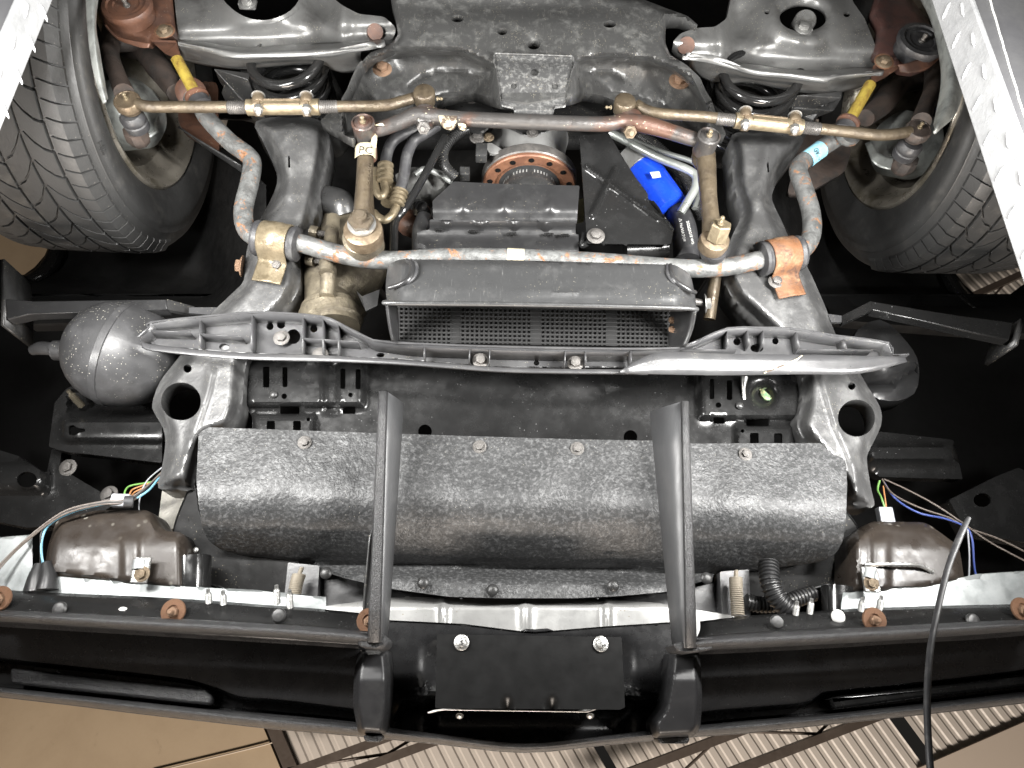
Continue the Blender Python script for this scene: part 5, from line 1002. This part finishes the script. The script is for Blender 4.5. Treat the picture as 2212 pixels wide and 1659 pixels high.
# side sections: rows from the valance to the outer lip
def side(xs, ya, yb, yc, lab):
    ad = lambda A, k: [a + k for a in A]
    rows = [(ya, .99), (ad(ya, 5), 1.012), (ad(ya, 12), 1.02), (ad(yb, -8), 1.026), (ad(yb, -2), 1.028), (ad(yb, 1), 1.034), (ad(yb, 5), 1.058), (ad(yb, 9), 1.066), (ad(yc, -8), 1.066), (ad(yc, -2), 1.06), (yc, 1.045)]
    return loft('bumper_cover', [[(x, y, z) for x, y in zip(xs, r)] for r, z in rows], m_bump, CAR, 4, 1, .004, lab, smooth=35)
xl = [-60, 100, 250, 400, 470, 520, 600, 700, 790]
ya = [1338, 1348, 1357, 1366, 1370, 1373, 1378, 1384, 1390]; yb = [1416, 1434, 1450, 1468, 1488, 1506, 1512, 1524, 1536]; ycv = [1476, 1495, 1512, 1528, 1534, 1538, 1545, 1554, 1563]
lerp = lambda A, B, t: [a + (b-a)*t for a, b in zip(A, B)]
bl = side(xl, ya, yb, ycv, 'glossy black left side of the bumper with a lamp pocket')
xr = [1460, 1560, 1660, 1740, 1775, 1830, 1950, 2100, 2270]
ya2 = [1404, 1400, 1395, 1391, 1389, 1386, 1378, 1370, 1356]; yb2 = [1546, 1534, 1526, 1518, 1498, 1490, 1478, 1462, 1440]; yc2 = [1574, 1563, 1554, 1548, 1544, 1539, 1526, 1509, 1488]
brr = side(xr, ya2, yb2, yc2, 'glossy black right side of the bumper with a lamp pocket')
# outer grained rub strip, all along
ot = [(-60, 1478), (150, 1500), (300, 1516), (450, 1532), (594, 1546), (768, 1562), (950, 1586), (1130, 1606), (1300, 1590), (1416, 1576), (1510, 1566), (1618, 1558), (1780, 1545), (1913, 1531), (2080, 1512), (2270, 1488)]
oo = [(-60, 1497), (150, 1521), (300, 1540), (450, 1557), (594, 1573), (768, 1588), (950, 1606), (1130, 1624), (1300, 1608), (1416, 1597), (1510, 1589), (1618, 1581), (1780, 1564), (1913, 1550), (2080, 1532), (2270, 1510)]
rs_ = loft('rub_strip', [[(x, y, 1.035) for x, y in ot], [(x, (y+y2)/2, 1.026) for (x, y), (_, y2) in zip(ot, oo)], [(x, y - 2, 1.04) for x, y in oo], [(x, y + 1, 1.07) for x, y in oo]], m_grain, CAR, 4, 4, .005, 'grained black rub strip along the bumper edge')
loft('rub_strip_core', [[(x, y + 2, 1.07) for x, y in oo], [(x, y + 3, 1.13) for x, y in oo]], m_grain, rs_, 3, 3, .004)
# lamps in the pockets
prism('fog_lamp', [(20, 1443, 1.035), (200, 1466, 1.035), (400, 1486, 1.035), (440, 1490, 1.035), (458, 1505, 1.035), (452, 1524, 1.035), (300, 1508, 1.035), (20, 1478, 1.035)], (0, 0, .02), m_grain, bl, .004, 'grey black lamp cover in the left pocket')
prism('fog_lamp', [(1790, 1508, 1.04), (1830, 1500, 1.04), (2000, 1484, 1.04), (2260, 1456, 1.04), (2260, 1478, 1.04), (2000, 1506, 1.04), (1800, 1534, 1.04)], (0, 0, .02), m_blkg, brr, .004, 'gloss black lamp cover in the right pocket')
# guards
def guard(pl, pad, lab):
    pr = rnd(pl, 12, 4)
    g = hf('bumper_guard', pr, m_guard, CAR, lambda X, Y: .968 + .03*(1 - sst(0, 15, seg_d(X, Y, pr, True)))**1.5 + .00012*np.abs(Y - 1470), step=4.5, thick=.004, skirt=.04, label=lab)
    prism('guard_pad', pad, (0, 0, .03), m_grain, g, .003); return g
guard([(777, 1401), (838, 1401), (843, 1455), (840, 1535), (832, 1590), (774, 1586), (762, 1522), (765, 1450)], [(783, 1588, 1.0), (826, 1590, 1.0), (822, 1604, 1.0), (788, 1603, 1.0)], 'black left bumper guard')
guard([(1448, 1407), (1512, 1407), (1517, 1508), (1513, 1572), (1498, 1592), (1414, 1596), (1407, 1560), (1432, 1530), (1440, 1480)], [(1420, 1593, 1.01), (1492, 1593, 1.01), (1488, 1607, 1.01), (1424, 1607, 1.01)], 'black right bumper guard')
# plate bracket and plate
pb_ = hf('plate_bracket', rnd([(944, 1370), (1343, 1376), (1350, 1528), (1340, 1533), (940, 1530)], 3), M('bracket_black', (.007, .007, .007), .4, 0, bump=.04, rv=.06, spec=.25), CAR, lambda X, Y: .962 + .014*np.clip(1 - np.hypot((X-1096)/16, (Y-1530)/26), 0, 1) + .014*np.clip(1 - np.hypot((X-1192)/16, (Y-1530)/26), 0, 1), step=6, thick=.003, skirt=.002, label='flat black number plate bracket')
for px, py, fl_ in ((997, 1388, 0), (1298, 1391, 1)):
    h = hw('hex', px, py, .960, .0056, m_steel, pb_, 'zinc_bolt', label='bright zinc bolt stamped S', spin=.2)
    text('bolt_mark', 'S', (px - 3, py + 4) if not fl_ else (px + 3, py - 2), (px + 3, py + 4) if not fl_ else (px + 3, py + 5), .9530, m_ink, pb_, h=9)
A, B = PY(888, 1538, .012), PY(1398, 1546, .012); zlow = (A.z + B.z)/2
bm = bmesh.new(); n = 24; vs = []
for k in range(n + 1):
    t = k/n; x = A.x + (B.x-A.x)*t; dy = .0*math.sin(t*math.pi) - .010*max(0, t - .88)/.12*1.0 + .004*(max(0, .06 - t)/.06)
    vs.append((bm.verts.new((x, .012 + dy, .985)), bm.verts.new((x, .013 + dy, 1.06)), bm.verts.new((x, .014 + dy, 1.135))))
for a, b in zip(vs, vs[1:]):
    for j in range(2): bm.faces.new((a[j], b[j], b[j+1], a[j+1]))
pl_ = obj('number_plate', bm, m_plate, CAR, 'white number plate seen edge on from below', solid=.0016, soff=0)
for px in (993, 1275): hw('pin', px, 1546, 1.0, .005, m_steel, pl_, 'plate_screw', ax=(0, .8, -.6))

# ================================================================ hanging cable
tag(tube('cable', [(2093, 1119, .80), (2082, 1140, .79), (2069, 1170, .78), (2050, 1220, .76), (2034, 1280, .745), (2021, 1340, .73), (2010, 1400, .72), (2004, 1470, .71), (2003, 1540, .70), (2006, 1610, .69), (2014, 1720, .68)], [.0022, .0034, .0036, .0032, .003, .003, .003, .003, .003, .003, .003], m_rub, None, n=5, seg=12), 'thin glossy black cable hanging down at the right', 'cable')
